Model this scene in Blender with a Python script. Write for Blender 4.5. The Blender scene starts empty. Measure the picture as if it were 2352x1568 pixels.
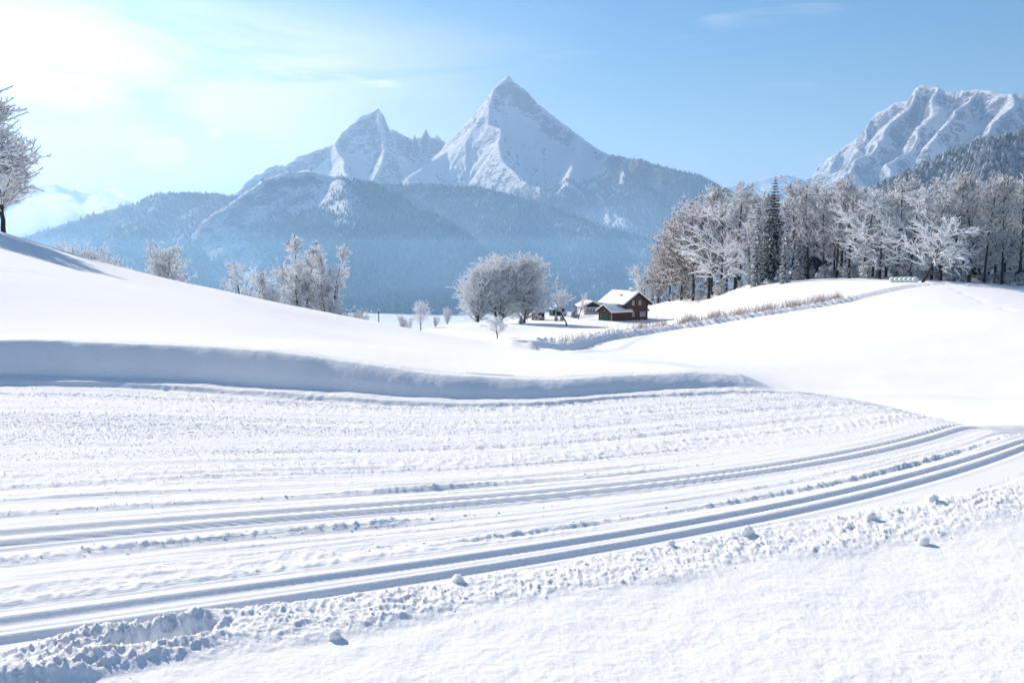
import bpy, bmesh, math, random
import numpy as np
from mathutils import Vector, Matrix

# ------------------------------------------------------------------ scene, camera, sky, sun
scene = bpy.context.scene
COL = scene.collection
R = math.radians
W, H = 1024, 682
LENS = 35.0
F = W * LENS / 36.0
EYE = 1.6
PITCH = math.atan((341 - 245) / F)
SP, CP = math.sin(PITCH), math.cos(PITCH)
S = W / 2352.0

cam_d = bpy.data.cameras.new("camera")
cam = bpy.data.objects.new("camera", cam_d)
COL.objects.link(cam)
cam.location = (0, 0, EYE)
cam.rotation_euler = (R(90) - PITCH, 0, 0)
cam_d.lens = LENS
cam_d.sensor_width = 36
cam_d.clip_start = 0.1
cam_d.clip_end = 90000
scene.camera = cam

SUN_AZ = R(37.0)      # degrees left of straight ahead
SUN_EL = R(27.0)
SKY_STRENGTH = 0.060
SUN_STRENGTH = 5.0
EXPOSURE = 0.63
HAZE_DENSITY = 4.6e-5

world = bpy.data.worlds.new("World")
scene.world = world
world.use_nodes = True
wn, wl = world.node_tree.nodes, world.node_tree.links
wn.clear()
w_out = wn.new("ShaderNodeOutputWorld")
w_bg = wn.new("ShaderNodeBackground")
sky = wn.new("ShaderNodeTexSky")
sky.sky_type = 'NISHITA'
sky.sun_disc = False
sky.sun_elevation = SUN_EL
sky.sun_rotation = -SUN_AZ
sky.altitude = 700
sky.air_density = 1.2
sky.dust_density = 0.25
sky.ozone_density = 3.5
w_bg.inputs[1].default_value = SKY_STRENGTH


def wmath(op, a, b=None, clamp=False):
    n = wn.new("ShaderNodeMath")
    n.operation = op
    n.use_clamp = clamp
    for i, v in enumerate((a, b)):
        if v is None:
            continue
        if isinstance(v, (int, float)):
            n.inputs[i].default_value = v
        else:
            wl.new(v, n.inputs[i])
    return n.outputs[0]


# thin cirrus veil, a brighter streak and a small far cumulus, all in the sky itself
def wrange(v, a, b, c=0.0, d=1.0):
    n = wn.new("ShaderNodeMapRange")
    n.interpolation_type = 'SMOOTHSTEP'
    for i_, x_ in zip(('From Min', 'From Max', 'To Min', 'To Max'), (a, b, c, d)):
        n.inputs[i_].default_value = x_
    wl.new(v, n.inputs['Value'])
    return n.outputs[0]


def wnoise(vec, scale, detail, rough, dist=0.0):
    n = wn.new("ShaderNodeTexNoise")
    n.inputs['Scale'].default_value = scale
    n.inputs['Detail'].default_value = detail
    n.inputs['Roughness'].default_value = rough
    n.inputs['Distortion'].default_value = dist
    wl.new(vec, n.inputs['Vector'])
    return n.outputs['Fac']


def wvec(x_, y_, sx, sy, rot=0.0):
    c_ = wn.new("ShaderNodeCombineXYZ")
    wl.new(x_, c_.inputs[0])
    wl.new(y_, c_.inputs[1])
    m_ = wn.new("ShaderNodeMapping")
    m_.inputs['Rotation'].default_value = (0, 0, rot)
    m_.inputs['Scale'].default_value = (sx, sy, 1)
    wl.new(c_.outputs[0], m_.inputs[0])
    return m_.outputs[0]


def gauss(v, c, w):
    q_ = wmath('DIVIDE', wmath('SUBTRACT', v, c), w)
    return wmath('POWER', 2.718, wmath('MULTIPLY', wmath('MULTIPLY', q_, q_), -1.0))


tc = wn.new("ShaderNodeTexCoord")
sep = wn.new("ShaderNodeSeparateXYZ")
wl.new(tc.outputs['Generated'], sep.inputs[0])
az = wmath('ARCTAN2', sep.outputs[0], sep.outputs[1])
el = wmath('ARCSINE', sep.outputs[2])
veil = wnoise(wvec(az, el, 2.2, 9.0, R(-14)), 1.6, 8, .55, .8)
veil = wmath('MULTIPLY', wrange(veil, .24, .62), wmath('MULTIPLY', wrange(az, .12, -.30), wmath('MULTIPLY', wrange(el, .26, .17), wrange(el, -.02, .08))))
wisps = wmath('MULTIPLY', wrange(wnoise(wvec(az, el, 3.0, 22.0, R(6)), 1.7, 8, .6, .6), .50, .80), .40)
elc = wmath('ADD', wmath('MULTIPLY', wmath('ADD', az, .19), -.09), .162)
streak = wmath('MULTIPLY', gauss(wmath('SUBTRACT', el, elc), 0.0, .0055), wmath('MULTIPLY', wrange(az, -.31, -.25), wrange(az, -.06, -.13)))
streak = wmath('MULTIPLY', streak, wrange(wnoise(wvec(az, el, 14.0, 60.0, R(12)), 1.5, 6, .6), .25, .65))
under = wmath('MULTIPLY', wmath('MULTIPLY', gauss(wmath('SUBTRACT', el, elc), -.020, .014), gauss(az, -.20, .07)), .5)
puff = wmath('ADD', wmath('MULTIPLY', gauss(az, -.335, .035), gauss(el, .085, .022)), wmath('MULTIPLY', wmath('MULTIPLY', gauss(az, -.285, .014), gauss(el, .105, .010)), .8))
puff = wrange(wmath('MULTIPLY', puff, wmath('ADD', wnoise(wvec(az, el, 26.0, 30.0), 1.3, 7, .6, .3), .45)), .34, .75)
cl = wmath('MAXIMUM', wmath('MULTIPLY', veil, .80), wmath('MULTIPLY', wmath('ADD', streak, under), .85), True)
cl = wmath('MAXIMUM', wmath('MAXIMUM', wmath('ADD', cl, .09, True), wisps), puff, True)
hsv = wn.new("ShaderNodeHueSaturation")
hsv.inputs['Saturation'].default_value = 1.6
hsv.inputs['Hue'].default_value = 0.498
wl.new(sky.outputs[0], hsv.inputs['Color'])
mixc = wn.new("ShaderNodeMix")
mixc.data_type = 'RGBA'
wl.new(cl, mixc.inputs['Factor'])
wl.new(hsv.outputs[0], mixc.inputs['A'])
mixc.inputs['B'].default_value = (12.6, 12.0, 12.0, 1)
wl.new(mixc.outputs['Result'], w_bg.inputs[0])
wl.new(w_bg.outputs[0], w_out.inputs[0])

sun_d = bpy.data.lights.new("sun", 'SUN')
sun_d.energy = SUN_STRENGTH
sun_d.angle = R(0.53)
sun_d.color = (1.0, 0.89, 0.74)
sun = bpy.data.objects.new("sun", sun_d)
COL.objects.link(sun)
SUNV = Vector((-math.sin(SUN_AZ) * math.cos(SUN_EL), math.cos(SUN_AZ) * math.cos(SUN_EL), math.sin(SUN_EL)))
sun.rotation_euler = (-SUNV).to_track_quat('-Z', 'Y').to_euler()
sun.location = SUNV * 100

scene.view_settings.view_transform = 'Standard'
scene.view_settings.look = 'None'
scene.view_settings.exposure = EXPOSURE
scene.view_settings.gamma = 1.0
scene.view_settings.use_curve_mapping = False
scene.cycles.max_bounces = 8
scene.cycles.diffuse_bounces = 5
scene.cycles.volume_bounces = 2
scene.cycles.use_denoising = True
scene.cycles.use_adaptive_sampling = True
scene.cycles.adaptive_threshold = 0.03
scene.cycles.sample_clamp_indirect = 8

# ------------------------------------------------------------------ helpers
rng = np.random.default_rng(7)


def P(px, py, Y):
    """photograph position (2352 px wide copy) at forward distance Y -> world point"""
    u = (px * S - 512) / F
    v = (py * S - 341) / F
    t = Y / (CP - v * SP)
    return (u * t, Y, EYE + t * (-SP - v * CP))


def flat(px, py, z=0.0):
    u = (px * S - 512) / F
    v = (py * S - 341) / F
    t = (EYE - z) / (SP + v * CP)
    return (u * t, t * (CP - v * SP))


_perm = np.random.default_rng(3).permutation(4096).astype(np.int64)
_ga = np.random.default_rng(4).uniform(0, 2 * np.pi, 4096)
_gx, _gy = np.cos(_ga), np.sin(_ga)


def noise(x, y, seed=0):
    """2D gradient noise, about -1..1"""
    x = np.asarray(x, float)
    y = np.asarray(y, float)
    xi = np.floor(x).astype(np.int64)
    yi = np.floor(y).astype(np.int64)
    fx, fy = x - xi, y - yi
    ux = fx * fx * fx * (fx * (fx * 6 - 15) + 10)
    uy = fy * fy * fy * (fy * (fy * 6 - 15) + 10)

    def g(ix, iy, dx, dy):
        h = _perm[(_perm[(ix + seed * 131) & 4095] + iy) & 4095]
        return _gx[h] * dx + _gy[h] * dy
    a = g(xi, yi, fx, fy)
    b = g(xi + 1, yi, fx - 1, fy)
    c = g(xi, yi + 1, fx, fy - 1)
    d = g(xi + 1, yi + 1, fx - 1, fy - 1)
    return ((a + (b - a) * ux) + ((c + (d - c) * ux) - (a + (b - a) * ux)) * uy) * 1.5


def fbm(x, y, seed=0, oct=4, gain=0.5):
    s, a, t = 0, 1.0, 0
    for k in range(oct):
        s = s + a * noise(x * 2 ** k, y * 2 ** k, seed + k)
        t += a
        a *= gain
    return s / t


def ridged(x, y, seed=0, oct=4, gain=0.5):
    s, a, t = 0, 1.0, 0
    for k in range(oct):
        n = 1 - np.abs(noise(x * 2 ** k, y * 2 ** k, seed + k))
        s = s + a * n * n
        t += a
        a *= gain
    return s / t


def sstep(a, b, x):
    t = np.clip((x - a) / (b - a), 0, 1)
    return t * t * (3 - 2 * t)


def smax(a, b, k):
    h = np.clip(0.5 + 0.5 * (a - b) / k, 0, 1)
    return b + (a - b) * h + k * h * (1 - h)


def mesh_np(name, v, faces, smooth=True):
    """mesh from numpy verts (N,3) and faces (M,k)"""
    me = bpy.data.meshes.new(name)
    v = np.ascontiguousarray(v, np.float32)
    faces = np.ascontiguousarray(faces, np.int32)
    n, k = faces.shape
    me.vertices.add(len(v))
    me.vertices.foreach_set("co", v.ravel())
    me.loops.add(n * k)
    me.loops.foreach_set("vertex_index", faces.ravel())
    me.polygons.add(n)
    me.polygons.foreach_set("loop_start", np.arange(0, n * k, k, dtype=np.int32))
    try:
        me.polygons.foreach_set("loop_total", np.full(n, k, np.int32))
    except Exception:
        pass
    me.update(calc_edges=True)
    me.polygons.foreach_set("use_smooth", np.full(n, smooth, bool))
    return me


def link(name, me, mat=None, parent=None, loc=None):
    o = bpy.data.objects.new(name, me)
    COL.objects.link(o)
    if mat is not None and me is not None and not me.materials:
        me.materials.append(mat)
    if parent is not None:
        o.parent = parent
    if loc is not None:
        o.location = loc
    return o


def tag(o, label=None, cat=None, group=None, kind=None):
    if label:
        o["label"] = label
    if cat:
        o["category"] = cat
    if group:
        o["group"] = group
    if kind:
        o["kind"] = kind
    return o


def empty(name, loc=(0, 0, 0), rz=0.0, scale=1.0):
    o = bpy.data.objects.new(name, None)
    COL.objects.link(o)
    o.location = loc
    o.rotation_euler = (0, 0, rz)
    o.scale = (scale,) * 3 if isinstance(scale, (int, float)) else scale
    o.empty_display_size = 0.3
    return o


class M:
    """tiny node-material helper"""

    def __init__(self, name, rough=0.8, color=(0.5, 0.5, 0.5), spec=0.3):
        self.m = bpy.data.materials.new(name)
        self.m.use_nodes = True
        self.n, self.l = self.m.node_tree.nodes, self.m.node_tree.links
        self.b = self.n["Principled BSDF"]
        self.b.inputs["Roughness"].default_value = rough
        self.b.inputs["Base Color"].default_value = (*color, 1)
        self.b.inputs["Specular IOR Level"].default_value = spec

    def node(self, t, **kw):
        nd = self.n.new(t)
        for k, v in kw.items():
            if k in nd.inputs.keys():
                nd.inputs[k].default_value = v
            else:
                setattr(nd, k, v)
        return nd

    def coords(self, kind='Object', scale=(1, 1, 1)):
        t = self.node("ShaderNodeTexCoord")
        mp_ = self.node("ShaderNodeMapping")
        mp_.inputs['Scale'].default_value = scale
        self.l.new(t.outputs[kind], mp_.inputs[0])
        return mp_.outputs[0]

    def pos(self, scale=(1, 1, 1)):
        t = self.node("ShaderNodeNewGeometry")
        mp_ = self.node("ShaderNodeMapping")
        mp_.inputs['Scale'].default_value = scale
        self.l.new(t.outputs['Position'], mp_.inputs[0])
        return mp_.outputs[0]

    def noise(self, vec, scale, detail=4, rough=0.55, dist=0.0):
        nd = self.node("ShaderNodeTexNoise")
        nd.inputs['Scale'].default_value = scale
        nd.inputs['Detail'].default_value = detail
        nd.inputs['Roughness'].default_value = rough
        nd.inputs['Distortion'].default_value = dist
        self.l.new(vec, nd.inputs['Vector'])
        return nd.outputs['Fac']

    def math(self, op, a, b=None, clamp=False):
        nd = self.node("ShaderNodeMath")
        nd.operation = op
        nd.use_clamp = clamp
        for i, v in enumerate((a, b)):
            if v is None:
                continue
            if isinstance(v, (int, float)):
                nd.inputs[i].default_value = v
            else:
                self.l.new(v, nd.inputs[i])
        return nd.outputs[0]

    def range(self, v, a, b, c=0.0, d=1.0):
        nd = self.node("ShaderNodeMapRange")
        nd.interpolation_type = 'SMOOTHSTEP'
        for i, x in zip(('From Min', 'From Max', 'To Min', 'To Max'), (a, b, c, d)):
            nd.inputs[i].default_value = x
        self.l.new(v, nd.inputs['Value'])
        return nd.outputs[0]

    def mix(self, f, a, b):
        nd = self.node("ShaderNodeMix")
        nd.data_type = 'RGBA'
        for k, v in (('Factor', f), ('A', a), ('B', b)):
            if isinstance(v, tuple):
                nd.inputs[k].default_value = (*v, 1) if len(v) == 3 else v
            elif isinstance(v, (int, float)):
                nd.inputs[k].default_value = v
            else:
                self.l.new(v, nd.inputs[k])
        return nd.outputs['Result']

    def base(self, c):
        self.l.new(c, self.b.inputs['Base Color'])

    def bump(self, h, strength=0.3, dist=0.02):
        nd = self.node("ShaderNodeBump")
        nd.inputs['Strength'].default_value = strength
        nd.inputs['Distance'].default_value = dist
        self.l.new(h, nd.inputs['Height'])
        self.l.new(nd.outputs[0], self.b.inputs['Normal'])

    def normal_z(self):
        t = self.node("ShaderNodeNewGeometry")
        s_ = self.node("ShaderNodeSeparateXYZ")
        self.l.new(t.outputs['Normal'], s_.inputs[0])
        return s_.outputs[2]


SNOW = (0.87, 0.88, 0.895)
m_snow = M("snow", 0.95, SNOW, 0.04)
_v = m_snow.pos()
m_snow.base(m_snow.mix(m_snow.noise(_v, 6.0, 6), (0.845, 0.86, 0.88), (0.885, 0.89, 0.905)))
_h = m_snow.math('ADD', m_snow.noise(_v, 55.0, 5, 0.65), m_snow.math('MULTIPLY', m_snow.noise(_v, 14.0, 4), 0.7))
_at = m_snow.node("ShaderNodeAttribute")
_at.attribute_name = "grain"
_hg = m_snow.math('MULTIPLY', m_snow.noise(_v, 22.0, 5, .7), m_snow.math('MULTIPLY', _at.outputs['Fac'], 8.0))
_uv = m_snow.node("ShaderNodeAttribute")
_uv.attribute_name = "trail_uv"
_um = m_snow.node("ShaderNodeMapping")
_um.inputs['Scale'].default_value = (1.6, 34, 1)
m_snow.l.new(_uv.outputs['Vector'], _um.inputs[0])
_u2 = m_snow.node("ShaderNodeMapping")
_u2.inputs['Scale'].default_value = (5.0, 13, 1)
m_snow.l.new(_uv.outputs['Vector'], _u2.inputs[0])
_cl = m_snow.math('ADD', m_snow.math('MULTIPLY', m_snow.noise(_um.outputs[0], 1.0, 4, .6, .2), 2.4), m_snow.math('MULTIPLY', m_snow.noise(_u2.outputs[0], 1.0, 5, .65), 1.6))
_at2 = m_snow.node("ShaderNodeAttribute")
_at2.attribute_name = "combed"
m_snow.bump(m_snow.math('ADD', m_snow.math('ADD', _h, _hg), m_snow.math('MULTIPLY', _cl, m_snow.math('MULTIPLY', _at2.outputs['Fac'], 1.7))), 0.24, 0.02)

m_clump = M("snow_clump", 0.9, SNOW, 0.08)
for _m, _w, _s in ((m_clump, .8, .035),):
    _m.b.inputs['Subsurface Weight'].default_value = _w
    _m.b.inputs['Subsurface Radius'].default_value = (1.0, 1.05, 1.15)
    _m.b.inputs['Subsurface Scale'].default_value = _s
m_clump.bump(m_clump.noise(m_clump.pos(), 60.0, 5, 0.65), 0.5, 0.02)

# ------------------------------------------------------------------ near terrain
# smooth base surface through measured points (azimuth, log distance) -> height
_cp = []


def cp(px, py, Y):
    _cp.append(P(px, py, Y))


def cz(px, Y, z):
    _cp.append(((px * S - 512) / F * Y, Y, z))


for px, Y, z in [(-900, 10, .5), (-500, 12.3, .45), (0, 12.6, .42), (600, 11.9, .36), (1000, 11.2, .17), (1250, 11.2, .1), (1500, 12, .02),
                 (1700, 13, -.35), (1900, 14, -.95), (2100, 15, -1.3), (2250, 15.8, -1.45), (2352, 16.3, -1.5), (2700, 15, -1.5), (3200, 12, -1.6)]:
    cz(px, Y, z)
crest = [(-1200, 300, 60), (-700, 380, 66), (-300, 450, 72), (0, 538, 75), (100, 565, 77), (250, 620, 80), (400, 652, 84), (540, 690, 88),
         (700, 727, 92), (820, 745, 95), (960, 764, 95), (1100, 783, 92), (1200, 792, 86), (1300, 801, 79)]
near_z = {-1200: .5, -700: .47, -300: .44, 0: .42, 250: .40, 540: .36, 820: .26, 960: .19, 1100: .14, 1200: .12, 1300: .1}
for px, py, Y in crest:
    p = P(px, py, Y)
    _cp.append(p)
    if px in near_z:
        for Yk in (20, 32, 52):
            t = (Yk - 12) / (Y - 12)
            cz(px, Yk, near_z[px] + (p[2] - near_z[px]) * t + (0.25 if px < 700 else -.1) * math.sin(math.pi * t))
    if px < 800:
        cz(px, Y + 38, p[2] - 5.5 - 2.5 * (px > 300))
        cz(px, Y + 110, p[2] - 20)
for a in [(970, 757, 200), (1040, 742, 235), (1000, 752, 225), (1180, 742, 262), (1060, 745, 250), (1430, 735, 282), (1365, 738, 276), (1500, 733, 285),
          (1350, 723, 322), (1250, 736, 285), (1250, 722, 330), (1140, 778, 150), (1300, 762, 200), (1200, 762, 200), (1400, 752, 200), (1500, 745, 220), (1540, 728, 284), (1600, 718, 262),
          (1340, 803, 84), (1400, 786, 98), (1450, 772, 110), (1600, 747, 132), (1800, 716, 152), (1950, 690, 167), (2050, 667, 182), (2110, 656, 192),
          (1430, 712, 350), (1480, 703, 340), (1560, 690, 304), (1700, 660, 264), (1830, 643, 242), (1950, 640, 226), (2090, 645, 212), (2125, 648, 205), (2200, 650, 205),
          (2352, 662, 200), (2600, 690, 190), (3100, 740, 170), (3100, 850, 60), (2700, 800, 70),
          (1700, 700, 200), (1850, 675, 195), (1400, 820, 60), (1600, 838, 45), (1600, 852, 25), (1900, 942, 28), (2150, 965, 28),
          (1700, 800, 78), (2000, 800, 72), (2352, 800, 70), (2352, 720, 116), (2000, 738, 112), (1810, 903, 44), (2050, 906, 45), (2352, 909, 46), (2352, 984, 19), (2700, 920, 40)]:
    cp(*a)
for px, Y, z in [(1480, 400, -24), (1700, 330, -12), (1950, 300, -9), (2352, 290, -9), (2800, 280, -9), (1300, 420, -30), (900, 420, -45), (500, 400, -50), (0, 380, -48), (-600, 350, -40),
                 (1800, 420, -18), (2352, 420, -14), (3000, 400, -10)]:
    cz(px, Y, z)
_cp = np.array(_cp)


def _dom(X, Y):
    th = np.clip(np.arctan2(X, np.maximum(Y, 1e-3)), -1.0, 1.0)
    r = np.sqrt(X * X + Y * Y)
    return th * 2.2, np.log(np.clip(r, 9, 430))


_ca, _cb = _dom(_cp[:, 0], _cp[:, 1])


def _tps(d2):
    return 0.5 * d2 * np.log(d2 + 1e-9)


_n = len(_cp)
_A = np.zeros((_n + 3, _n + 3))
_d2 = (_ca[:, None] - _ca[None]) ** 2 + (_cb[:, None] - _cb[None]) ** 2
_A[:_n, :_n] = _tps(_d2) + np.eye(_n) * 2e-4
_Pm = np.stack([np.ones(_n), _ca, _cb], 1)
_A[:_n, _n:] = _Pm
_A[_n:, :_n] = _Pm.T
_w = np.linalg.solve(_A, np.concatenate([_cp[:, 2], np.zeros(3)]))


def base_z(X, Y):
    X = np.asarray(X, float)
    Y = np.asarray(Y, float)
    sh = X.shape
    X, Y = X.ravel(), Y.ravel()
    out = np.empty(len(X))
    for i in range(0, len(X), 60000):
        a, b = _dom(X[i:i + 60000], Y[i:i + 60000])
        d2 = (a[:, None] - _ca[None]) ** 2 + (b[:, None] - _cb[None]) ** 2
        out[i:i + 60000] = _tps(d2) @ _w[:_n] + _w[_n] + _w[_n + 1] * a + _w[_n + 2] * b
    r = np.sqrt(X * X + Y * Y)
    far = -165 + 25 * fbm(X / 900, Y / 900, 40, 3)
    k = sstep(330, 1500, r)
    out = out * (1 - k) + far * k
    return out.reshape(sh)


def curve(pts, deg=4, z=0.0):
    q = np.array([flat(*p, z) for p in pts])
    c = np.polyfit(q[:, 0], q[:, 1], deg)
    lo, hi = q[:, 0].min(), q[:, 0].max()
    dl = np.polyval(np.polyder(c), lo)
    dh = np.polyval(np.polyder(c), hi)

    def fn(X):
        Xc = np.clip(X, lo, hi)
        return np.polyval(c, Xc) + (X - Xc) * np.where(X < lo, dl, dh)
    return fn


Y_nl = curve([(0, 1475), (400, 1417), (796, 1357), (1250, 1285), (1592, 1225), (2010, 1130), (2150, 1096), (2247, 1072), (2337, 1033)])
Y_nu = curve([(0, 1433), (400, 1377), (796, 1322), (1250, 1255), (1592, 1202), (2010, 1106), (2150, 1075), (2247, 1049), (2337, 1015)])
Y_fl = curve([(0, 1248), (400, 1214), (796, 1178), (1250, 1137), (1654, 1101), (1891, 1061), (2050, 1028), (2203, 988)])
Y_fu = curve([(0, 1226), (400, 1195), (796, 1165), (1250, 1124), (1654, 1089), (1891, 1046), (2050, 1010), (2158, 984)])
# berm foot: px, distance, height of the cut bank
_bx = np.array([-900, -400, 0, 300, 600, 800, 1000, 1120, 1250, 1450, 1600, 1715, 1785, 2000])
_by = np.array([9.6, 11.3, 11.8, 11.5, 10.9, 10.5, 10.2, 10.15, 10.26, 10.75, 11.0, 11.1, 11.1, 11.1])
_bh = np.array([.5, .48, .465, .45, .42, .34, .25, .21, .185, .165, .165, .13, 0, 0])
_bX = (_bx * S - 512) / F * _by
_bc = np.polyfit(_bX, _by, 6)


def Y_b(X):
    return np.interp(X, _bX, _by)


def H_b(X):
    return np.interp(X, _bX, _bh)


_xs = np.linspace(-12, 6, 400)
_ybs = np.interp(_xs, _bX, _by)
_k = np.exp(-np.linspace(-2, 2, 41) ** 2)
_ybs = np.convolve(np.pad(_ybs, 20, mode='edge'), _k / _k.sum(), 'valid')


def Y_b(X):
    return np.interp(X, _xs, _ybs)


def vcoord(X, Y):
    a, b, c, d, e = Y_nl(X), Y_nu(X), Y_fl(X), Y_fu(X), Y_b(X)
    b = np.maximum(b, a + .12)
    c = np.maximum(c, b + .4)
    d = np.maximum(d, c + .12)
    e = np.maximum(e, d + .6)
    v = np.where(Y < a, (Y - a) * 0.95, 0)
    v = np.where((Y >= a) & (Y < b), (Y - a) / (b - a) * .25, v)
    v = np.where((Y >= b) & (Y < c), .25 + (Y - b) / (c - b) * 1.15, v)
    v = np.where((Y >= c) & (Y < d), 1.4 + (Y - c) / (d - c) * .25, v)
    v = np.where((Y >= d) & (Y < e), 1.65 + (Y - d) / (e - d) * 4.35, v)
    v = np.where(Y >= e, 6 + (Y - e), v)
    return v


def groove(v, c, w=.056, dep=.019):
    d = np.abs(v - c)
    return -dep * (1 - sstep(w * .5, w * 1.45, d)) + .006 * np.exp(-((d - w * 1.6) / .02) ** 2)


def fall(X, Y):
    """the trail knoll rolls away to the right"""
    c = (X - 3.55) * .92 + (Y - 9.25) * .39
    c = c + .10 * noise(X * .7, Y * .7, 60)
    c = np.maximum(c, 0)
    return np.where(c < 1.2, .16 * c * c, .16 * 1.44 + .384 * (c - 1.2))


# windrow of loose lumps beside the near track: upper and lower edge
W_up = curve([(0, 1520), (162, 1450), (338, 1437), (440, 1425), (796, 1372), (1135, 1314), (1473, 1262), (1693, 1212), (1995, 1174), (2264, 1116), (2352, 1090)], 5)
W_lo = curve([(0, 1575), (169, 1560), (372, 1535), (609, 1490), (796, 1450), (1135, 1400), (1406, 1353), (1592, 1322), (1861, 1275), (2130, 1240), (2352, 1190)])


def lumps(X, Y, seed, lam):
    """rounded lumps, 0..1"""
    n = np.abs(noise(X / lam, Y / lam, seed))
    return 1 - np.clip(n * 2.2, 0, 1) ** 0.8


def trail_detail(X, Y):
    v = vcoord(X, Y)
    s = X
    r = np.sqrt(X * X + Y * Y)
    z = np.zeros_like(X)
    vg = v + .006 * noise(s * 1.1, s * 0, 21)
    for c in (0., .25, 1.4, 1.65):
        z = z + groove(vg, c)
    # broad dips between the passes of the groomer
    mid = sstep(.36, .5, v) * (1 - sstep(1.22, 1.3, v))
    fr = sstep(1.95, 2.15, v) * (1 - sstep(5.75, 6.0, v))
    loose = sstep(2.2, 2.9, v)
    vn = v + .03 * noise(s * .5, v * 2, 30)
    # long scraped streaks following the trail
    st = fbm(s * .35 + 9, vn * 5.5, 31, 3) * .012
    st2 = np.clip(noise(s * .55, vn * 11, 34), 0, 1) ** 2 * .02
    z = z + (mid * .8 + fr) * (st + st2)
    # loose grains, in bands
    g1 = ridged(X * 7.5, Y * 6.5, 41, 3)
    band = .35 + .65 * sstep(-.15, .35, noise(s * .22, vn * 2.3, 36))
    z = z + fr * (.25 + .75 * loose) * band * (g1 - .5) * .019
    z = z + mid * sstep(.1, .5, noise(s * .3, vn * 4.2, 37)) * (g1 - .4) * .013
    # thrown-up ridges running along the trail
    ridges = [(2.02, .030, .045, -9, 1.6, .6), (1.12, .034, .05, -9, -.2, 1.0), (.92, .016, .03, -2.0, 6, .6), (.62, .030, .035, -.8, 6, .8), (.50, .018, .05, -3.4, 1.0, 1.0), (2.62, .022, .03, -9, 2, .6),
              (3.35, -.018, .028, -9, 9, .2), (4.25, -.016, .03, -9, 9, .2), (2.95, .012, .03, -1, 9, .5), (4.9, .014, .035, -9, 9, .7), (5.35, .014, .04, -9, .5, .8), (3.7, -.012, .02, .3, 9, .2), (4.6, -.013, .02, .6, 9, .2), (1.86, .01, .05, -3, 4, .6)]
    for k, (c, a, w, x0, x1, rough) in enumerate(ridges):
        vv = v - c - .05 * noise(s * .45, s * 0 + k * 7.3, 50 + k)
        env = sstep(x0, x0 + .8, s) * (1 - sstep(x1 - .8, x1, s)) * (.55 + .45 * noise(s * .9, s * 0 + k * 3.1, 70 + k))
        shape = np.exp(-(vv / w) ** 2)
        a = a * .95
        z = z + a * env * shape * (1 - rough * .5 + rough * lumps(X, Y, 80 + k, .09))
        z = z - abs(a) * .35 * env * np.exp(-((vv + w * 2.2) / w) ** 2)
    # windrow of loose lumps
    yu, yl = W_up(X), W_lo(X)
    t = (Y - yl) / np.maximum(yu - yl, .05)
    wr = sstep(-.12, .25, t + .12 * noise(X * 2, Y * 2, 90)) * (1 - sstep(.85, 1.02, t + .05 * noise(X * 3, Y * 3, 91)))
    big = np.exp(-((X + 1.55) / .55) ** 2)
    L = lumps(X, Y, 92, .17) * .34 + lumps(X + 3, Y, 93, .085) * .36 + lumps(X, Y + 5, 94, .040) * .34
    L = L * (.55 + .55 * fbm(X * 2.2, Y * 2.2, 95, 2))
    z = z + wr * ((.036 + .055 * big) * L + .010 + .022 * big)
    z = z - .11 * np.exp(-((X + 1.42) / .17) ** 2 - ((Y - (yu * .55 + yl * .45)) / .075) ** 2)
    # wind-settled powder in front
    pw = 1 - sstep(-.1, .25, t)
    z = z + pw * (.007 * fbm(X * 5, Y * 5, 96, 4) + .010 * noise(X * 1.3, Y * 1.3, 97) + .003 * ridged(X * 13, Y * 13, 98, 3))
    return z


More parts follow.
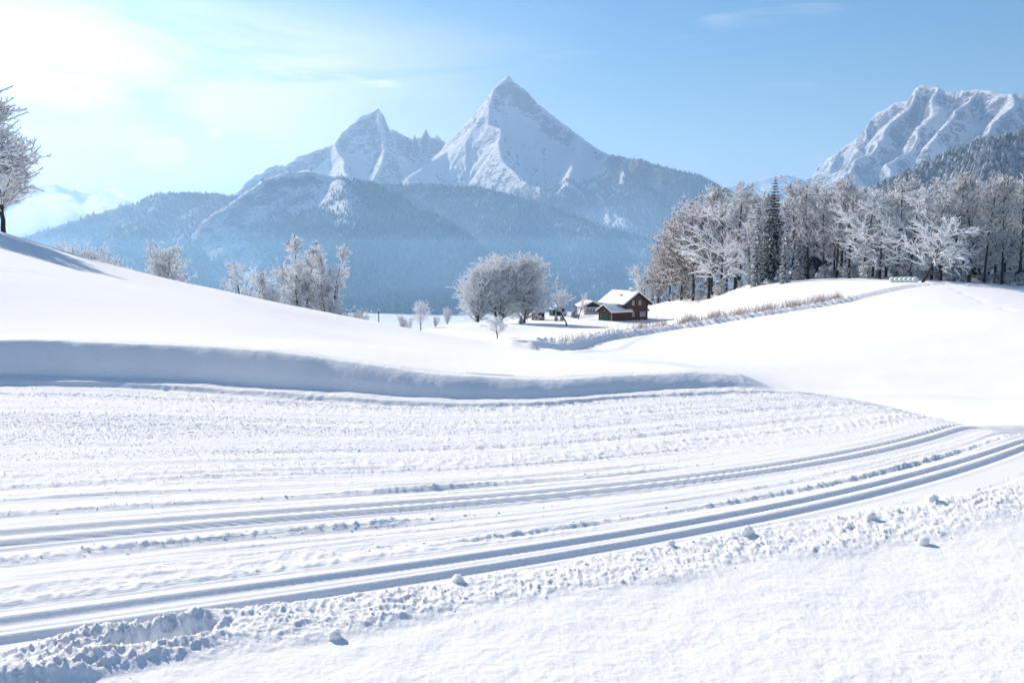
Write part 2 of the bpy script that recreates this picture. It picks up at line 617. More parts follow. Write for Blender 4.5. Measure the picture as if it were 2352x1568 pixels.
def terrain(X, Y, detail=True):
    X = np.asarray(X, float)
    Y = np.asarray(Y, float)
    B = base_z(X, Y)
    # cut bank
    yb = Y_b(X) + .05 * noise(X * .5, Y * 0, 11)
    hb = H_b(X)
    d = Y - yb
    scal = .07 * np.abs(noise(X * .9, X * 0, 13)) + .02 * noise(X * 3, Y * 3, 14)
    und_ = .08 * noise(X * .7, X * 0 + 3, 13) + .045 * noise(X * 2.3, X * 0, 18)
    lip = .02 * noise(X * 6, X * 0, 19)
    up_ = np.clip((d + .02 + und_) / .26, 0, 1)
    bank = hb * (.12 * sstep(-.40, -.30, d + scal * .3) + .05 * sstep(-.30, -.12, d) + .28 * sstep(-.10, .0, d + und_) + .55 * (1 - (1 - up_) ** 1.5))
    bank = bank - .085 * np.maximum(d - .5, 0)
    trail = np.where(d < -.42, 0, bank)
    A = trail - fall(X, Y)
    # beyond the knoll crest the bank fades
    m = (X * X + Y * Y < 420)
    z = np.where(m & (Y > 0), smax(A, np.where(d > .45, B, -9), .05), np.where(m, trail - fall(X, Y), B))
    # outside the trail's basin on the right, natural ground
    rb = np.sqrt(X * X + Y * Y)
    zm = np.where(m & (Y > 0), smax(z, np.where((d <= .45) & (rb > 11.2), B - 2.2 * (1 - sstep(11.2, 14.5, rb)) - 3 * (1 - sstep(.24, .30, X / np.maximum(Y, .1))), -9), .08), z)
    wB = sstep(14.6, 20.0, rb) * (Y > 0)
    z = zm * (1 - wB) + B * wB
    r = np.sqrt(X * X + Y * Y)
    # ledges in the lower field and the lower stretch of trail
    lx = X / np.maximum(Y, 1)
    yl1 = 44.8 - 2.5 * (lx - .27) + .5 * noise(X * .2, X * 0, 15)
    on = sstep(.255, .30, lx) * (1 - sstep(.9, 1.1, lx))
    z = z + on * .10 * sstep(-.5, .1, Y - yl1) * np.exp(-np.maximum(Y - yl1, 0) / 6)
    c2 = (Y - 16.2) - .15 * (X - 7.5)
    on2 = sstep(5.6, 6.6, X) * (Y > 5) * (Y < 40)
    z = z + on2 * (.13 * sstep(-.1, .22, c2) * np.exp(-np.maximum(c2, 0) / 4) - .10 * np.exp(-((c2 + .7) / .6) ** 2))
    # a trodden line down the right-hand field
    ta, tb = np.array(P(2180, 655, 190)[:2]), np.array(P(2420, 735, 105)[:2])
    tl = np.linalg.norm(tb - ta)
    tu = ((X - ta[0]) * (tb[0] - ta[0]) + (Y - ta[1]) * (tb[1] - ta[1])) / tl
    tn = ((X - ta[0]) * (tb[1] - ta[1]) - (Y - ta[1]) * (tb[0] - ta[0])) / tl + .8 * noise(tu * .12, tu * 0, 140)
    z = z - np.where((tu > 0) & (tu < tl) & (Y > 60), .16 * np.exp(-(tn / .45) ** 2) * np.clip(np.sin(tu * 3.1) * .8 + .4, 0, 1), 0)
    # soft natural undulation of the fields
    und = sstep(13, 30, r) * (1 - sstep(300, 500, r))
    z = z + und * (.035 * fbm(X / 2.2, Y / 1.1, 99, 3) + .10 * fbm(X / 9, Y / 9, 16, 3) + .25 * fbm(X / 40, Y / 40, 17, 2))
    return z


# farm road climbing the far field
ROAD = np.array([P(*a)[:2] for a in [(1250, 830, 70), (1340, 803, 84), (1400, 786, 98), (1450, 772, 110), (1520, 759, 121), (1600, 747, 132), (1700, 731, 142), (1800, 716, 152), (1880, 703, 160), (1950, 690, 167), (2005, 678, 175), (2050, 667, 182), (2110, 656, 192), (2200, 648, 202)]])


def road_dist(X, Y):
    best = np.full(X.shape, 1e9)
    sgn = np.zeros(X.shape)
    along = np.zeros(X.shape)
    acc = 0.
    for (x0, y0), (x1, y1) in zip(ROAD[:-1], ROAD[1:]):
        dx, dy = x1 - x0, y1 - y0
        l = math.hypot(dx, dy)
        t = np.clip(((X - x0) * dx + (Y - y0) * dy) / l ** 2, 0, 1)
        ex, ey = X - x0 - t * dx, Y - y0 - t * dy
        d = np.hypot(ex, ey)
        s_ = np.sign(dx * ey - dy * ex)
        k = d < best
        best = np.where(k, d, best)
        sgn = np.where(k, s_, sgn)
        along = np.where(k, acc + t * l, along)
        acc += l
    return best * sgn, along


def ground(X, Y):
    """final snow surface away from the trail detail"""
    z = terrain(X, Y)
    r = np.sqrt(X * X + Y * Y)
    m = (r > 60) & (r < 230) & (Y > 0)
    if m.any():
        xm, ym = X[m], Y[m]
        d, al = road_dist(xm, ym)
        on = 1 - sstep(118, 135, al)
        q = np.abs(d) < 1.9
        zz = -.30 * (1 - sstep(1.6, 2.2, np.abs(d)))
        lum = .45 + .75 * lumps(xm, ym, 120, 1.3) + .25 * noise(xm * 1.9, ym * 1.9, 121)
        zz = zz + (.34 + .16 * on * lum) * np.exp(-((d - 2.55) / .62) ** 2) + .14 * np.exp(-((d + 2.4) / .5) ** 2) + .20 * np.exp(-((d - 1.9) / .3) ** 2)
        for c in (-.75, .75):
            zz = zz - .05 * np.exp(-((d - c) / .22) ** 2)
        z = z.copy()
        z[m] += zz
    return z


def polar(th, rr):
    T, Rr = np.meshgrid(th, rr)
    return np.sin(T) * Rr, np.cos(T) * Rr


def grid_faces(nr, nc, wrap=False):
    i = np.arange(nr - 1)[:, None]
    j = np.arange(nc if wrap else nc - 1)[None]
    j2 = (j + 1) % nc
    a = i * nc + j
    b = i * nc + j2
    return np.stack([a, b, b + nc, a + nc], -1).reshape(-1, 4)


TH = .60
fine = np.linspace(-TH, TH, 1001)
coarse = np.concatenate([np.linspace(TH, 2 * np.pi - TH, 101)[1:-1]])
th_n = np.concatenate([fine, coarse])
fine_f = fine[::2]
th_f = np.concatenate([fine_f, coarse])
RJ = 15.6
# rows of the near sheet follow the foot of the cut bank
rb = np.full(len(th_n), 12.0)
for _ in range(40):
    rb = .5 * rb + .5 * np.where(np.cos(th_n) > .5, Y_b(rb * np.sin(th_n)) / np.maximum(np.cos(th_n), .5), 12.0)
rb = np.clip(rb, 9.5, 14.6)
N1, N2, N3 = 330, 52, 40
q1 = np.linspace(0, 1, N1)[:, None]
r1_ = 1 / ((1 - q1) / 3.1 + q1 / (rb - .50)[None])
q2 = np.linspace(0, 1, N2 + 1)[1:, None]
r2_ = (rb - .50)[None] + .95 * q2
q3 = np.linspace(0, 1, N3 + 1)[1:, None]
r3_ = (rb + .45)[None] * (1 - q3) + RJ * q3
r0_ = np.repeat(np.linspace(.15, 3.0, 12)[:, None], len(th_n), 1)
Rn = np.concatenate([r0_, r1_, r2_, r3_], 0)
Tn = np.repeat(th_n[None], len(Rn), 0)
Xn, Yn = np.sin(Tn) * Rn, np.cos(Tn) * Rn
rr_n = Rn[:, 0]
Zn = ground(Xn, Yn)
m = (Yn > 0) & (vcoord(Xn, Yn) < 6.05)
dn = np.zeros_like(Zn)
dn[m] = trail_detail(Xn[m], Yn[m])
dn *= 1 - sstep(0, .5, vcoord(Xn, Yn) - 5.6)
# grain on the cut bank
bk = sstep(5.2, 5.7, vcoord(Xn, Yn)) * (Yn > 0)
dn += bk * (.006 * fbm(Xn * 6, Yn * 6, 130, 3) + .008 * noise(Xn * 1.5, Yn * 2, 131))
Zn = Zn + dn
# stitch the last ring to the half-density columns of the far sheet
nf = len(fine)
last = Zn[-1, :nf]
last[1:-1:2] = .5 * (last[0:-2:2] + last[2::2])
Xl, Yl = Xn[-1, :nf], Yn[-1, :nf]
Xl[1:-1:2] = .5 * (Xl[0:-2:2] + Xl[2::2])
Yl[1:-1:2] = .5 * (Yl[0:-2:2] + Yl[2::2])
v = np.stack([Xn, Yn, Zn], -1).reshape(-1, 3)
f = grid_faces(len(rr_n), len(th_n), True)[:, ::-1]
me = mesh_np("ski_trail", v, f)
o = link("ski_trail", me, m_snow.m)
gr = np.zeros_like(Zn)
vn_ = vcoord(Xn, Yn)
mid_ = sstep(.36, .5, vn_) * (1 - sstep(1.2, 1.3, vn_))
gr = np.where((Yn > 0), sstep(1.95, 2.3, vn_) * (.35 + .65 * sstep(2.2, 2.9, vn_)) * (1 - sstep(5.55, 5.7, vn_)) + .45 * mid_ * sstep(-.1, .4, noise(Xn * .3, vn_ * 4.2, 37)), 0)
tw = (Yn - W_lo(Xn)) / np.maximum(W_up(Xn) - W_lo(Xn), .05)
gr = np.maximum(gr, np.where(Yn > 0, .8 * sstep(-.1, .2, tw) * (1 - sstep(.9, 1.05, tw)), 0))
gr = np.maximum(gr, np.where(Yn > 0, .5 * sstep(5.5, 5.8, vn_) * (1 - sstep(6.3, 6.5, vn_)), 0))
gr = np.maximum(gr, np.where((Yn > 0) & (tw < .2), .30, 0))
at_ = me.attributes.new("trail_uv", 'FLOAT_VECTOR', 'POINT')
at_.data.foreach_set("vector", np.stack([Xn, vn_, np.zeros_like(Xn)], -1).astype(np.float32).ravel())
at_ = me.attributes.new("combed", 'FLOAT', 'POINT')
at_.data.foreach_set("value", np.where(Yn > 0, (sstep(.33, .42, vn_) * (1 - sstep(1.26, 1.33, vn_)) + sstep(1.72, 1.8, vn_) * (1 - sstep(5.5, 5.7, vn_))), 0).astype(np.float32).ravel())
at_ = me.attributes.new("grain", 'FLOAT', 'POINT')
at_.data.foreach_set("value", gr.astype(np.float32).ravel())
tag(o, "groomed snow with two pairs of ski tracks and loose lumps in front", kind="structure")

keep = np.concatenate([np.arange(0, nf, 2), np.arange(nf, len(th_n))])
rr_f = np.concatenate([np.geomspace(RJ, 30, 50), np.geomspace(30, 330, 190)[1:], np.geomspace(330, 2600, 40)[1:], np.geomspace(2600, 34000, 16)[1:]])
Xf, Yf = polar(th_f, rr_f)
Zf = ground(Xf, Yf)
Zf[0] = Zn[-1][keep]
Xf[0], Yf[0] = Xn[-1][keep], Yn[-1][keep]
v = np.stack([Xf, Yf, Zf], -1).reshape(-1, 3)
me = mesh_np("snow_field", v, grid_faces(len(rr_f), len(th_f), True)[:, ::-1])
o = link("snow_field", me, m_snow.m)
tag(o, "untouched snow field sweeping down to the valley", kind="structure")


def gz(x, y):
    return float(ground(np.array([float(x)]), np.array([float(y)]))[0])


def gzs(x, y):
    return ground(np.asarray(x, float), np.asarray(y, float))


# ------------------------------------------------------------------ mountains
def mount_material(name, lo, hi):
    mt = M(name, 0.75, SNOW, 0.15)
    _v = mt.pos((1, 1, 1))
    _nzv = mt.normal_z()
    _vs = mt.pos((1, 1, 2.2))
    _n1 = mt.noise(_vs, .011, 7, .62, .4)
    _n2 = mt.noise(_v, .0035, 4, .5)
    _n3 = mt.noise(_vs, .045, 6, .7, .5)
    _s = mt.math('ADD', mt.math('ADD', _nzv, mt.math('MULTIPLY', mt.math('SUBTRACT', _n1, .5), 1.1)), mt.math('ADD', mt.math('MULTIPLY', mt.math('SUBTRACT', _n2, .5), .5), mt.math('MULTIPLY', mt.math('SUBTRACT', _n3, .5), .9)))
    _rockc = mt.mix(mt.noise(_v, .03, 5), (.06, .065, .075), (.26, .27, .29))
    _sn = mt.range(_s, lo, hi)
    _att = mt.node("ShaderNodeAttribute")
    _att.attribute_name = "wood"
    _gr = mt.mix(_sn, _rockc, (.84, .86, .90))
    mt.base(mt.mix(_att.outputs['Fac'], _gr, (.09, .10, .11)))  # forest floor grey: undergrowth tone with tree shade put into the colour
    mt.bump(mt.math('ADD', mt.noise(_vs, .012, 8, .68), mt.math('MULTIPLY', _n3, .35)), 1.0, 48.)
    return mt


m_mount = mount_material("mountain_snow_and_rock", .45, .53)
m_crag = mount_material("snowy_crag", .46, .56)
m_face = mount_material("frosted_rock_face", .60, .78)

m_woodland = M("wooded_slope_floor", 0.9, (.3, .32, .34), 0.1)  # needles, undergrowth and snow, with the shade under the trees painted in
_v = m_woodland.pos()
m_woodland.base(m_woodland.mix(m_woodland.range(m_woodland.noise(_v, .010, 6, .6), .45, .68), (.07, .08, .085), (.30, .32, .35)))


def mountain(name, mat, ridges, px, rY, nc, nr, drop, warp=60, gully=(40, 140, 600), rough=(30, 400), base=-165, seed=200, label=None, cat=None, snowline=None, soft=26.):
    th = np.arctan((np.linspace(px[0], px[1], nc) * S - 512) / F)
    rr = np.linspace(rY[0], rY[1], nr)
    T, Yy = np.meshgrid(th, rr)
    X = np.tan(T) * Yy
    Y = Yy
    Xw = X + warp * fbm(X / 420, Y / 420, seed, 3)
    Yw = Y + warp * fbm(X / 420, Y / 420, seed + 9, 3)
    z = np.full(X.shape, -1e9)
    dmin = np.full(X.shape, 1e9)
    for rd in ridges:
        pts = [np.array(P(*a)) for a in rd['p']]
        a0, b0, L0 = rd.get('drop', drop)
        for p0, p1 in zip(pts[:-1], pts[1:]):
            dx, dy = p1[0] - p0[0], p1[1] - p0[1]
            l2 = dx * dx + dy * dy + 1e-6
            t = np.clip(((Xw - p0[0]) * dx + (Yw - p0[1]) * dy) / l2, 0, 1)
            d = np.hypot(Xw - p0[0] - t * dx, Yw - p0[1] - t * dy)
            sf = rd.get('soft', soft)
            d = np.sqrt(d * d + sf * sf) - sf
            zz = p0[2] + t * (p1[2] - p0[2]) - a0 * d - b0 * (1 - np.exp(-d / L0))
            z = np.maximum(z, zz)
            dmin = np.minimum(dmin, d)
    k = sstep(10, 350, dmin) * .93 + .07
    ga, gx, gy = gully
    z = z + k * ga * (ridged(X / gx + .3 * noise(X / 300, Y / 300, seed + 3), Y / gy, seed + 20, 4) - .6) * 2
    z = z + k * rough[0] * fbm(X / rough[1], Y / rough[1], seed + 30, 6, .55) * 2
    z = smax(z, np.full_like(z, base), 40.)
    v = np.stack([X, Y, z], -1).reshape(-1, 3)
    me = mesh_np(name, v, grid_faces(nr, nc)[:, ::-1])
    o = link(name, me, mat.m)
    tag(o, label, cat, kind="structure")
    return dict(X=X, Y=Y, Z=z, th=th, rr=rr, d=dmin, o=o)


# the great pyramid massif
crest4 = [(480, 480, 9800), (550, 440, 10000), (575, 410, 10050), (625, 378, 10100), (655, 378, 10150), (690, 355, 10200), (740, 340, 10250), (770, 330, 10300), (790, 300, 10350), (830, 265, 10380), (865, 246, 10400), (876, 258, 10420), (881, 285, 10450),
          (890, 300, 10700), (905, 297, 10900), (925, 310, 11200), (945, 318, 11400), (965, 315, 11500), (978, 298, 11500), (990, 315, 11500), (1005, 310, 11400), (1020, 325, 11300), (1040, 318, 11000), (1070, 300, 10800), (1100, 265, 10650), (1120, 225, 10560),
          (1130, 205, 10530), (1145, 190, 10510), (1167, 172, 10500), (1180, 185, 10480), (1210, 205, 10420), (1240, 240, 10350), (1280, 275, 10250), (1330, 310, 10100), (1370, 340, 9900), (1400, 355, 9600), (1430, 363, 9200), (1470, 367, 8800),
          (1530, 385, 8500), (1600, 400, 8200), (1625, 415, 8000), (1690, 470, 7600), (1800, 560, 7000)]
spurs4 = [
    dict(p=[(899, 290, 10900), (900, 296, 10870)], drop=(1.1, 230, 55), soft=6.),
    dict(p=[(950, 303, 11350), (951, 309, 11320)], drop=(1.1, 230, 55), soft=6.),
    dict(p=[(979, 292, 11500), (980, 298, 11470)], drop=(1.1, 230, 55), soft=6.),
    dict(p=[(1004, 305, 11400), (1005, 311, 11370)], drop=(1.1, 230, 55), soft=6.),
    dict(p=[(1122, 226, 10540), (1123, 232, 10510)], drop=(1.1, 230, 55), soft=6.),
    dict(p=[(1135, 200, 10500), (1128, 235, 10300), (1127, 285, 10000), (1148, 297, 9750), (1143, 335, 9450), (1160, 372, 9100), (1200, 415, 8500), (1265, 440, 7900)], drop=(.80, 190, 200)),
    dict(p=[(868, 250, 10380), (878, 300, 10100), (884, 345, 9850), (872, 385, 9500), (850, 420, 9000)], drop=(.9, 260, 160)),
    dict(p=[(770, 330, 10300), (785, 365, 9900), (800, 405, 9300)], drop=(.8, 120, 150)),
    dict(p=[(1070, 300, 10800), (1030, 345, 10200), (985, 372, 9700), (950, 400, 9200)], drop=(.62, 60, 150)),
    dict(p=[(1330, 310, 10100), (1325, 350, 9600), (1310, 400, 8900), (1300, 440, 8200)], drop=(.75, 60, 150)),
    dict(p=[(1400, 355, 9600), (1440, 400, 8700), (1490, 440, 7900), (1520, 480, 7200)], drop=(.55, 20, 100)),
    dict(p=[(1600, 400, 8200), (1580, 440, 7600), (1540, 490, 6900)], drop=(.5, 10, 100)),
]
mt4 = mountain("mountain", m_mount, [dict(p=crest4, drop=(.74, 320, 95))] + spurs4, (430, 1830), (6300, 12400), 700, 225, (.72, 330, 210), warp=38, gully=(46, 150, 520), rough=(40, 300), seed=210,
               label="snow covered pyramid mountain with a smaller sharp peak on its left")

crest6 = [(1740, 500, 11200), (1870, 415, 10700), (1900, 390, 10600), (1950, 350, 10400), (1975, 330, 10250), (1980, 300, 10200), (2000, 270, 10050), (2060, 235, 9700), (2095, 228, 9500), (2110, 200, 9400), (2125, 192, 9300), (2150, 195, 9150), (2190, 212, 8950), (2230, 203, 8700), (2270, 207, 8500),
          (2310, 215, 8250), (2352, 215, 8000), (2500, 250, 7400), (2750, 330, 6800)]
spurs6 = [dict(p=[(2110, 200, 9400), (2075, 250, 9000), (2030, 310, 8500), (1980, 365, 8000), (1920, 420, 7500)], drop=(.85, 160, 110)),
          dict(p=[(2165, 200, 9080), (2150, 245, 8750), (2105, 300, 8350), (2085, 345, 8000), (2040, 390, 7600)], drop=(.9, 110, 90)),
          dict(p=[(2235, 204, 8680), (2215, 240, 8400), (2170, 285, 8000), (2160, 320, 7700)], drop=(.85, 100, 90)),
          dict(p=[(2330, 215, 8100), (2290, 270, 7600), (2230, 330, 7000)], drop=(.85, 120, 100)),
          dict(p=[(2000, 270, 10050), (1990, 320, 9500), (1950, 370, 8900)], drop=(.9, 120, 100))]
mountain("rock_mountain", m_crag, [dict(p=crest6, drop=(.80, 420, 150))] + spurs6, (1720, 2720), (6000, 11800), 420, 180, (.78, 420, 220), warp=120, gully=(58, 210, 260), rough=(60, 190), seed=240,
         label="jagged snowy rock massif above the wood at the right edge")

crest1 = [(-500, 420, 16000), (-200, 405, 16000), (0, 430, 16000), (60, 428, 16000), (120, 418, 16000), (165, 432, 16000), (190, 440, 16000), (235, 432, 16000), (270, 450, 15900), (310, 470, 15800), (380, 520, 15500), (480, 580, 15000)]
mountain("distant_mountain", m_mount, [dict(p=crest1), dict(p=[(120, 418, 16000), (140, 470, 14800), (150, 540, 13500)]), dict(p=[(235, 432, 16000), (230, 480, 14800), (220, 560, 13000)])], (-600, 520), (11500, 18000), 260, 90, (.5, 120, 250), warp=120, gully=(45, 500, 1500), rough=(40, 900), seed=260,
         label="pale rounded snow mountain far off behind the left hill")
crest8 = [(1650, 430, 17000), (1740, 412, 17000), (1780, 402, 17000), (1805, 400, 17000), (1830, 408, 17000), (1860, 404, 17000), (1900, 420, 17000), (2000, 440, 17000)]
mountain("distant_ridge", m_mount, [dict(p=crest8)], (1600, 2050), (15000, 18500), 140, 50, (.5, 60, 200), warp=80, gully=(45, 300, 900), rough=(40, 500), seed=270,
         label="low far ridge just showing over the treetops of the wood")

# wooded foothills
crest2 = [(-900, 700, 5200), (-500, 640, 5400), (-200, 590, 5500), (60, 545, 5600), (130, 520, 5700), (200, 495, 5800), (290, 470, 5950), (325, 470, 6050), (380, 442, 6200), (430, 440, 6300), (490, 445, 6400), (545, 448, 6500), (620, 470, 6500), (720, 500, 6300)]
mt2 = mountain("wooded_hill", m_woodland, [dict(p=crest2), dict(p=[(380, 442, 6200), (330, 500, 5300), (250, 570, 4300), (200, 620, 3600)]), dict(p=[(490, 445, 6400), (430, 530, 5000), (380, 600, 4000)])], (-950, 800), (2600, 7200), 330, 110, (.36, 60, 150), warp=90, gully=(22, 200, 900), rough=(22, 380), seed=280,
               label="frosted wooded hill sloping down to the left")
crest3 = [(400, 640, 4700), (455, 555, 4800), (480, 500, 4850), (540, 462, 4900), (575, 435, 4950), (605, 413, 5000), (650, 394, 5050), (700, 390, 5080), (760, 402, 5050), (850, 420, 5000), (900, 440, 4900), (960, 480, 4650), (1040, 522, 4350), (1090, 550, 4150), (1150, 590, 3900), (1230, 640, 3500), (1300, 690, 3000)]
mt3 = mountain("wooded_knoll", m_face, [dict(p=crest3, drop=(.72, 100, 90)), dict(p=[(780, 410, 5000), (800, 480, 4500), (800, 560, 3900), (780, 630, 3300)], drop=(.62, 30, 100))], (380, 1330), (2500, 5700), 430, 140, (.6, 60, 130), warp=45, gully=(22, 80, 300), rough=(16, 160), seed=300,
               label="near hill with frosted rock face on the left and forest on the right")
crest5 = [(700, 470, 7000), (790, 430, 6900), (860, 424, 6800), (1000, 424, 6600), (1050, 430, 6500), (1100, 431, 6400), (1200, 456, 6000), (1300, 492, 5500), (1400, 530, 5000), (1480, 552, 4600), (1560, 590, 4200), (1700, 650, 3600)]
mt5 = mountain("forest_ridge", m_woodland, [dict(p=crest5), dict(p=[(1200, 456, 6000), (1180, 540, 4800), (1200, 610, 3800), (1240, 670, 3000)]), dict(p=[(1400, 530, 5000), (1380, 590, 4200), (1400, 650, 3400)])], (660, 1760), (2700, 7600), 400, 120, (.40, 40, 120), warp=60, gully=(18, 160, 800), rough=(16, 300), seed=320,
               label="dark wooded ridge running down to the right behind the farmhouse")
crest7 = [(1900, 500, 1900), (2000, 450, 2100), (2090, 402, 2300), (2150, 370, 2400), (2200, 350, 2450), (2260, 325, 2500), (2352, 303, 2550), (2500, 270, 2600), (2800, 230, 2700), (3300, 200, 2800), (4000, 260, 2800)]
mt7 = mountain("wooded_slope", m_woodland, [dict(p=crest7), dict(p=[(2260, 325, 2500), (2240, 420, 1900), (2220, 520, 1300)])], (1840, 4000), (900, 3300), 300, 80, (.45, 20, 80), warp=25, gully=(8, 90, 400), rough=(8, 160), seed=340,
               label="steep frosted forest slope behind the wood at the right")


# ------------------------------------------------------------------ far forests (nobody could count them)
m_far = M("frosted_conifer_far", 0.9, (.16, .19, .2), .1)
_oi = m_far.node("ShaderNodeObjectInfo")
m_far.base(m_far.mix(_oi.outputs['Random'], (.028, .036, .038), (.17, .19, .205)))


def cone_tree_group(name, material):
    ng = bpy.data.node_groups.new(name, 'GeometryNodeTree')
    ng.interface.new_socket("Geometry", in_out='INPUT', socket_type='NodeSocketGeometry')
    ng.interface.new_socket("Geometry", in_out='OUTPUT', socket_type='NodeSocketGeometry')
    N, Lk = ng.nodes, ng.links
    gi, go = N.new('NodeGroupInput'), N.new('NodeGroupOutput')
    join = N.new('GeometryNodeJoinGeometry')
    for r0, z0, d0, vn in ((.20, .02, .75, 5), (.145, .38, .62, 5)):
        c = N.new('GeometryNodeMeshCone')
        c.fill_type = 'NONE'
        c.inputs['Vertices'].default_value = vn
        c.inputs['Radius Bottom'].default_value = r0
        c.inputs['Depth'].default_value = d0
        tr = N.new('GeometryNodeTransform')
        tr.inputs['Translation'].default_value = (0, 0, z0)
        Lk.new(c.outputs['Mesh'], tr.inputs['Geometry'])
        Lk.new(tr.outputs[0], join.inputs[0])
    sm = N.new('GeometryNodeSetMaterial')
    sm.inputs['Material'].default_value = material
    Lk.new(join.outputs[0], sm.inputs[0])
    ip = N.new('GeometryNodeInstanceOnPoints')
    Lk.new(gi.outputs[0], ip.inputs['Points'])
    Lk.new(sm.outputs[0], ip.inputs['Instance'])
    na = N.new('GeometryNodeInputNamedAttribute')
    na.data_type = 'FLOAT_VECTOR'
    na.inputs['Name'].default_value = "tree_scale"
    Lk.new(na.outputs['Attribute'], ip.inputs['Scale'])
    rv = N.new('FunctionNodeRandomValue')
    rv.data_type = 'FLOAT_VECTOR'
    rv.inputs['Max'].default_value = (.06, .06, 6.28)
    Lk.new(rv.outputs['Value'], ip.inputs['Rotation'])
    Lk.new(ip.outputs[0], go.inputs[0])
    return ng


NG_FAR = cone_tree_group("far_conifers", m_far.m)
m_near = M("frosted_slope_tree", 0.9, (.2, .21, .22), .1)
_oi = m_near.node("ShaderNodeObjectInfo")
m_near.base(m_near.mix(_oi.outputs['Random'], (.07, .075, .075), (.46, .47, .49)))
NG_NEAR = cone_tree_group("slope_trees", m_near.m)


def far_forest(name, g, count, mask, h=(16, 30), label=None, wide=1.0, seed=1, group=None):
    rg = np.random.default_rng(seed)
    nr, nc = g['X'].shape
    # area-weighted choice of cells
    Xc, Yc = g['X'], g['Y']
    cw = np.gradient(Xc, axis=1) * np.gradient(Yc, axis=0)
    zy = np.gradient(g['Z'], axis=0) / np.gradient(Yc, axis=0)
    vis = zy > -.12          # slopes turned away are hidden
    wgt = (cw * mask * vis).ravel()
    wgt = wgt / wgt.sum()
    idx = rg.choice(len(wgt), count, p=wgt)
    i, j = np.unravel_index(idx, (nr, nc))
    fi = np.clip(i + rg.uniform(-.5, .5, count), 0, nr - 1.001)
    fj = np.clip(j + rg.uniform(-.5, .5, count), 0, nc - 1.001)
    i0, j0 = fi.astype(int), fj.astype(int)
    a, b = fi - i0, fj - j0

    def bi(Q):
        return (Q[i0, j0] * (1 - a) * (1 - b) + Q[i0 + 1, j0] * a * (1 - b) + Q[i0, j0 + 1] * (1 - a) * b + Q[i0 + 1, j0 + 1] * a * b)
    v = np.stack([bi(Xc), bi(Yc), bi(g['Z']) - 1.0], -1)
    me = bpy.data.meshes.new(name)
    me.vertices.add(count)
    me.vertices.foreach_set("co", v.astype(np.float32).ravel())
    at = me.attributes.new("tree_scale", 'FLOAT_VECTOR', 'POINT')
    hh = rg.uniform(h[0], h[1], count)
    ww = hh * rg.uniform(.8, 1.5, count) * wide
    at.data.foreach_set("vector", np.stack([ww, ww, hh], -1).astype(np.float32).ravel())
    o = link(name, me)
    md = o.modifiers.new("trees", 'NODES')
    md.node_group = group or NG_FAR
    tag(o, label, "forest", kind="stuff")
    return o


def pxof(g):
    return (np.tan(np.arctan2(g['X'], g['Y'])) * F + 512) / S


def pyof(g):
    # row in the 2352-wide photograph copy
    zc_ = g['Y'] * CP - (g['Z'] - EYE) * SP
    yc = g['Y'] * SP + (g['Z'] - EYE) * CP
    return (341 - F * yc / zc_) / S


for g in (mt2, mt3, mt4, mt5, mt7):
    g['n'] = fbm(g['X'] / 260, g['Y'] / 260, 400, 4)

def paint(g, mk):
    at_ = g['o'].data.attributes.new("wood", 'FLOAT', 'POINT')
    at_.data.foreach_set("value", (np.clip(mk, 0, 1) * .9).astype(np.float32).ravel())


alt = mt4['Z']
x4, y4 = pxof(mt4), pyof(mt4)
mk4 = sstep(560, 330, alt + 300 * mt4['n'] - 520 * sstep(1340, 1430, x4))
clearing = np.maximum(np.exp(-(((x4 - 1385) / 62) ** 2 + ((y4 - 500 - .25 * (x4 - 1385)) / 20) ** 2) ** 2), np.exp(-(((x4 - 1427 + .12 * (y4 - 390)) / 7) ** 2)) * (y4 > 365) * (y4 < 425))
mk4 = mk4 * (1 - clearing)
paint(mt4, mk4)
far_forest("mountain_forest", mt4, 80000, mk4, (16, 28), "frosted forest belt around the foot of the pyramid mountain", seed=11)
far_forest("left_forest", mt2, 24000, np.ones_like(mt2['X']), (14, 25), "frosted forest covering the left hill", seed=12)
x3 = pxof(mt3)
y3 = pyof(mt3)
mk3 = np.maximum(sstep(770, 880, x3 + 110 * mt3['n']), sstep(470, 545, y3 + 60 * mt3['n']) * sstep(560, 690, x3))
mk3 = np.clip(mk3, .02, 1)
paint(mt3, mk3)
far_forest("knoll_forest", mt3, 34000, mk3, (14, 25), "frosted forest on the right flank of the near hill", seed=13)
far_forest("ridge_forest", mt5, 42000, np.ones_like(mt5['X']), (14, 25), "dense frosted forest on the ridge behind the farmhouse", seed=14)
far_forest("slope_forest", mt7, 19000, np.ones_like(mt7['X']), (9, 18), "dense frosted forest on the slope at the right edge", wide=1.9, seed=15, group=NG_NEAR)


# ------------------------------------------------------------------ trees
m_bark = M("bark", .9, (.05, .042, .036), .1)
_v = m_bark.coords('Object', (3, 3, .6))
m_bark.base(m_bark.mix(m_bark.noise(_v, 3.0, 5, .6), (.018, .015, .014), (.06, .05, .043)))
m_frost = M("frosted_twig", .8, (.74, .77, .81), .15)
_v = m_frost.coords('Object')
m_frost.base(m_frost.mix(m_frost.noise(_v, 2.2, 4), (.78, .79, .81), (.92, .93, .95)))
for _mm in (m_frost,):
    _tl = _mm.node("ShaderNodeBsdfTranslucent")
    _tl.inputs['Color'].default_value = (.92, .94, .97, 1)
    _mx = _mm.node("ShaderNodeMixShader")
    _mx.inputs[0].default_value = .6
    _mm.l.new(_mm.b.outputs[0], _mx.inputs[1])
    _mm.l.new(_tl.outputs[0], _mx.inputs[2])
    _mm.l.new(_mx.outputs[0], _mm.n["Material Output"].inputs['Surface'])
m_twig = M("bare_twig", .9, (.085, .065, .055), .1)
m_load = M("branch_snow", .7, (.87, .89, .92), .15)
m_leaf = M("withered_leaf", .8, (.20, .085, .05), .1)
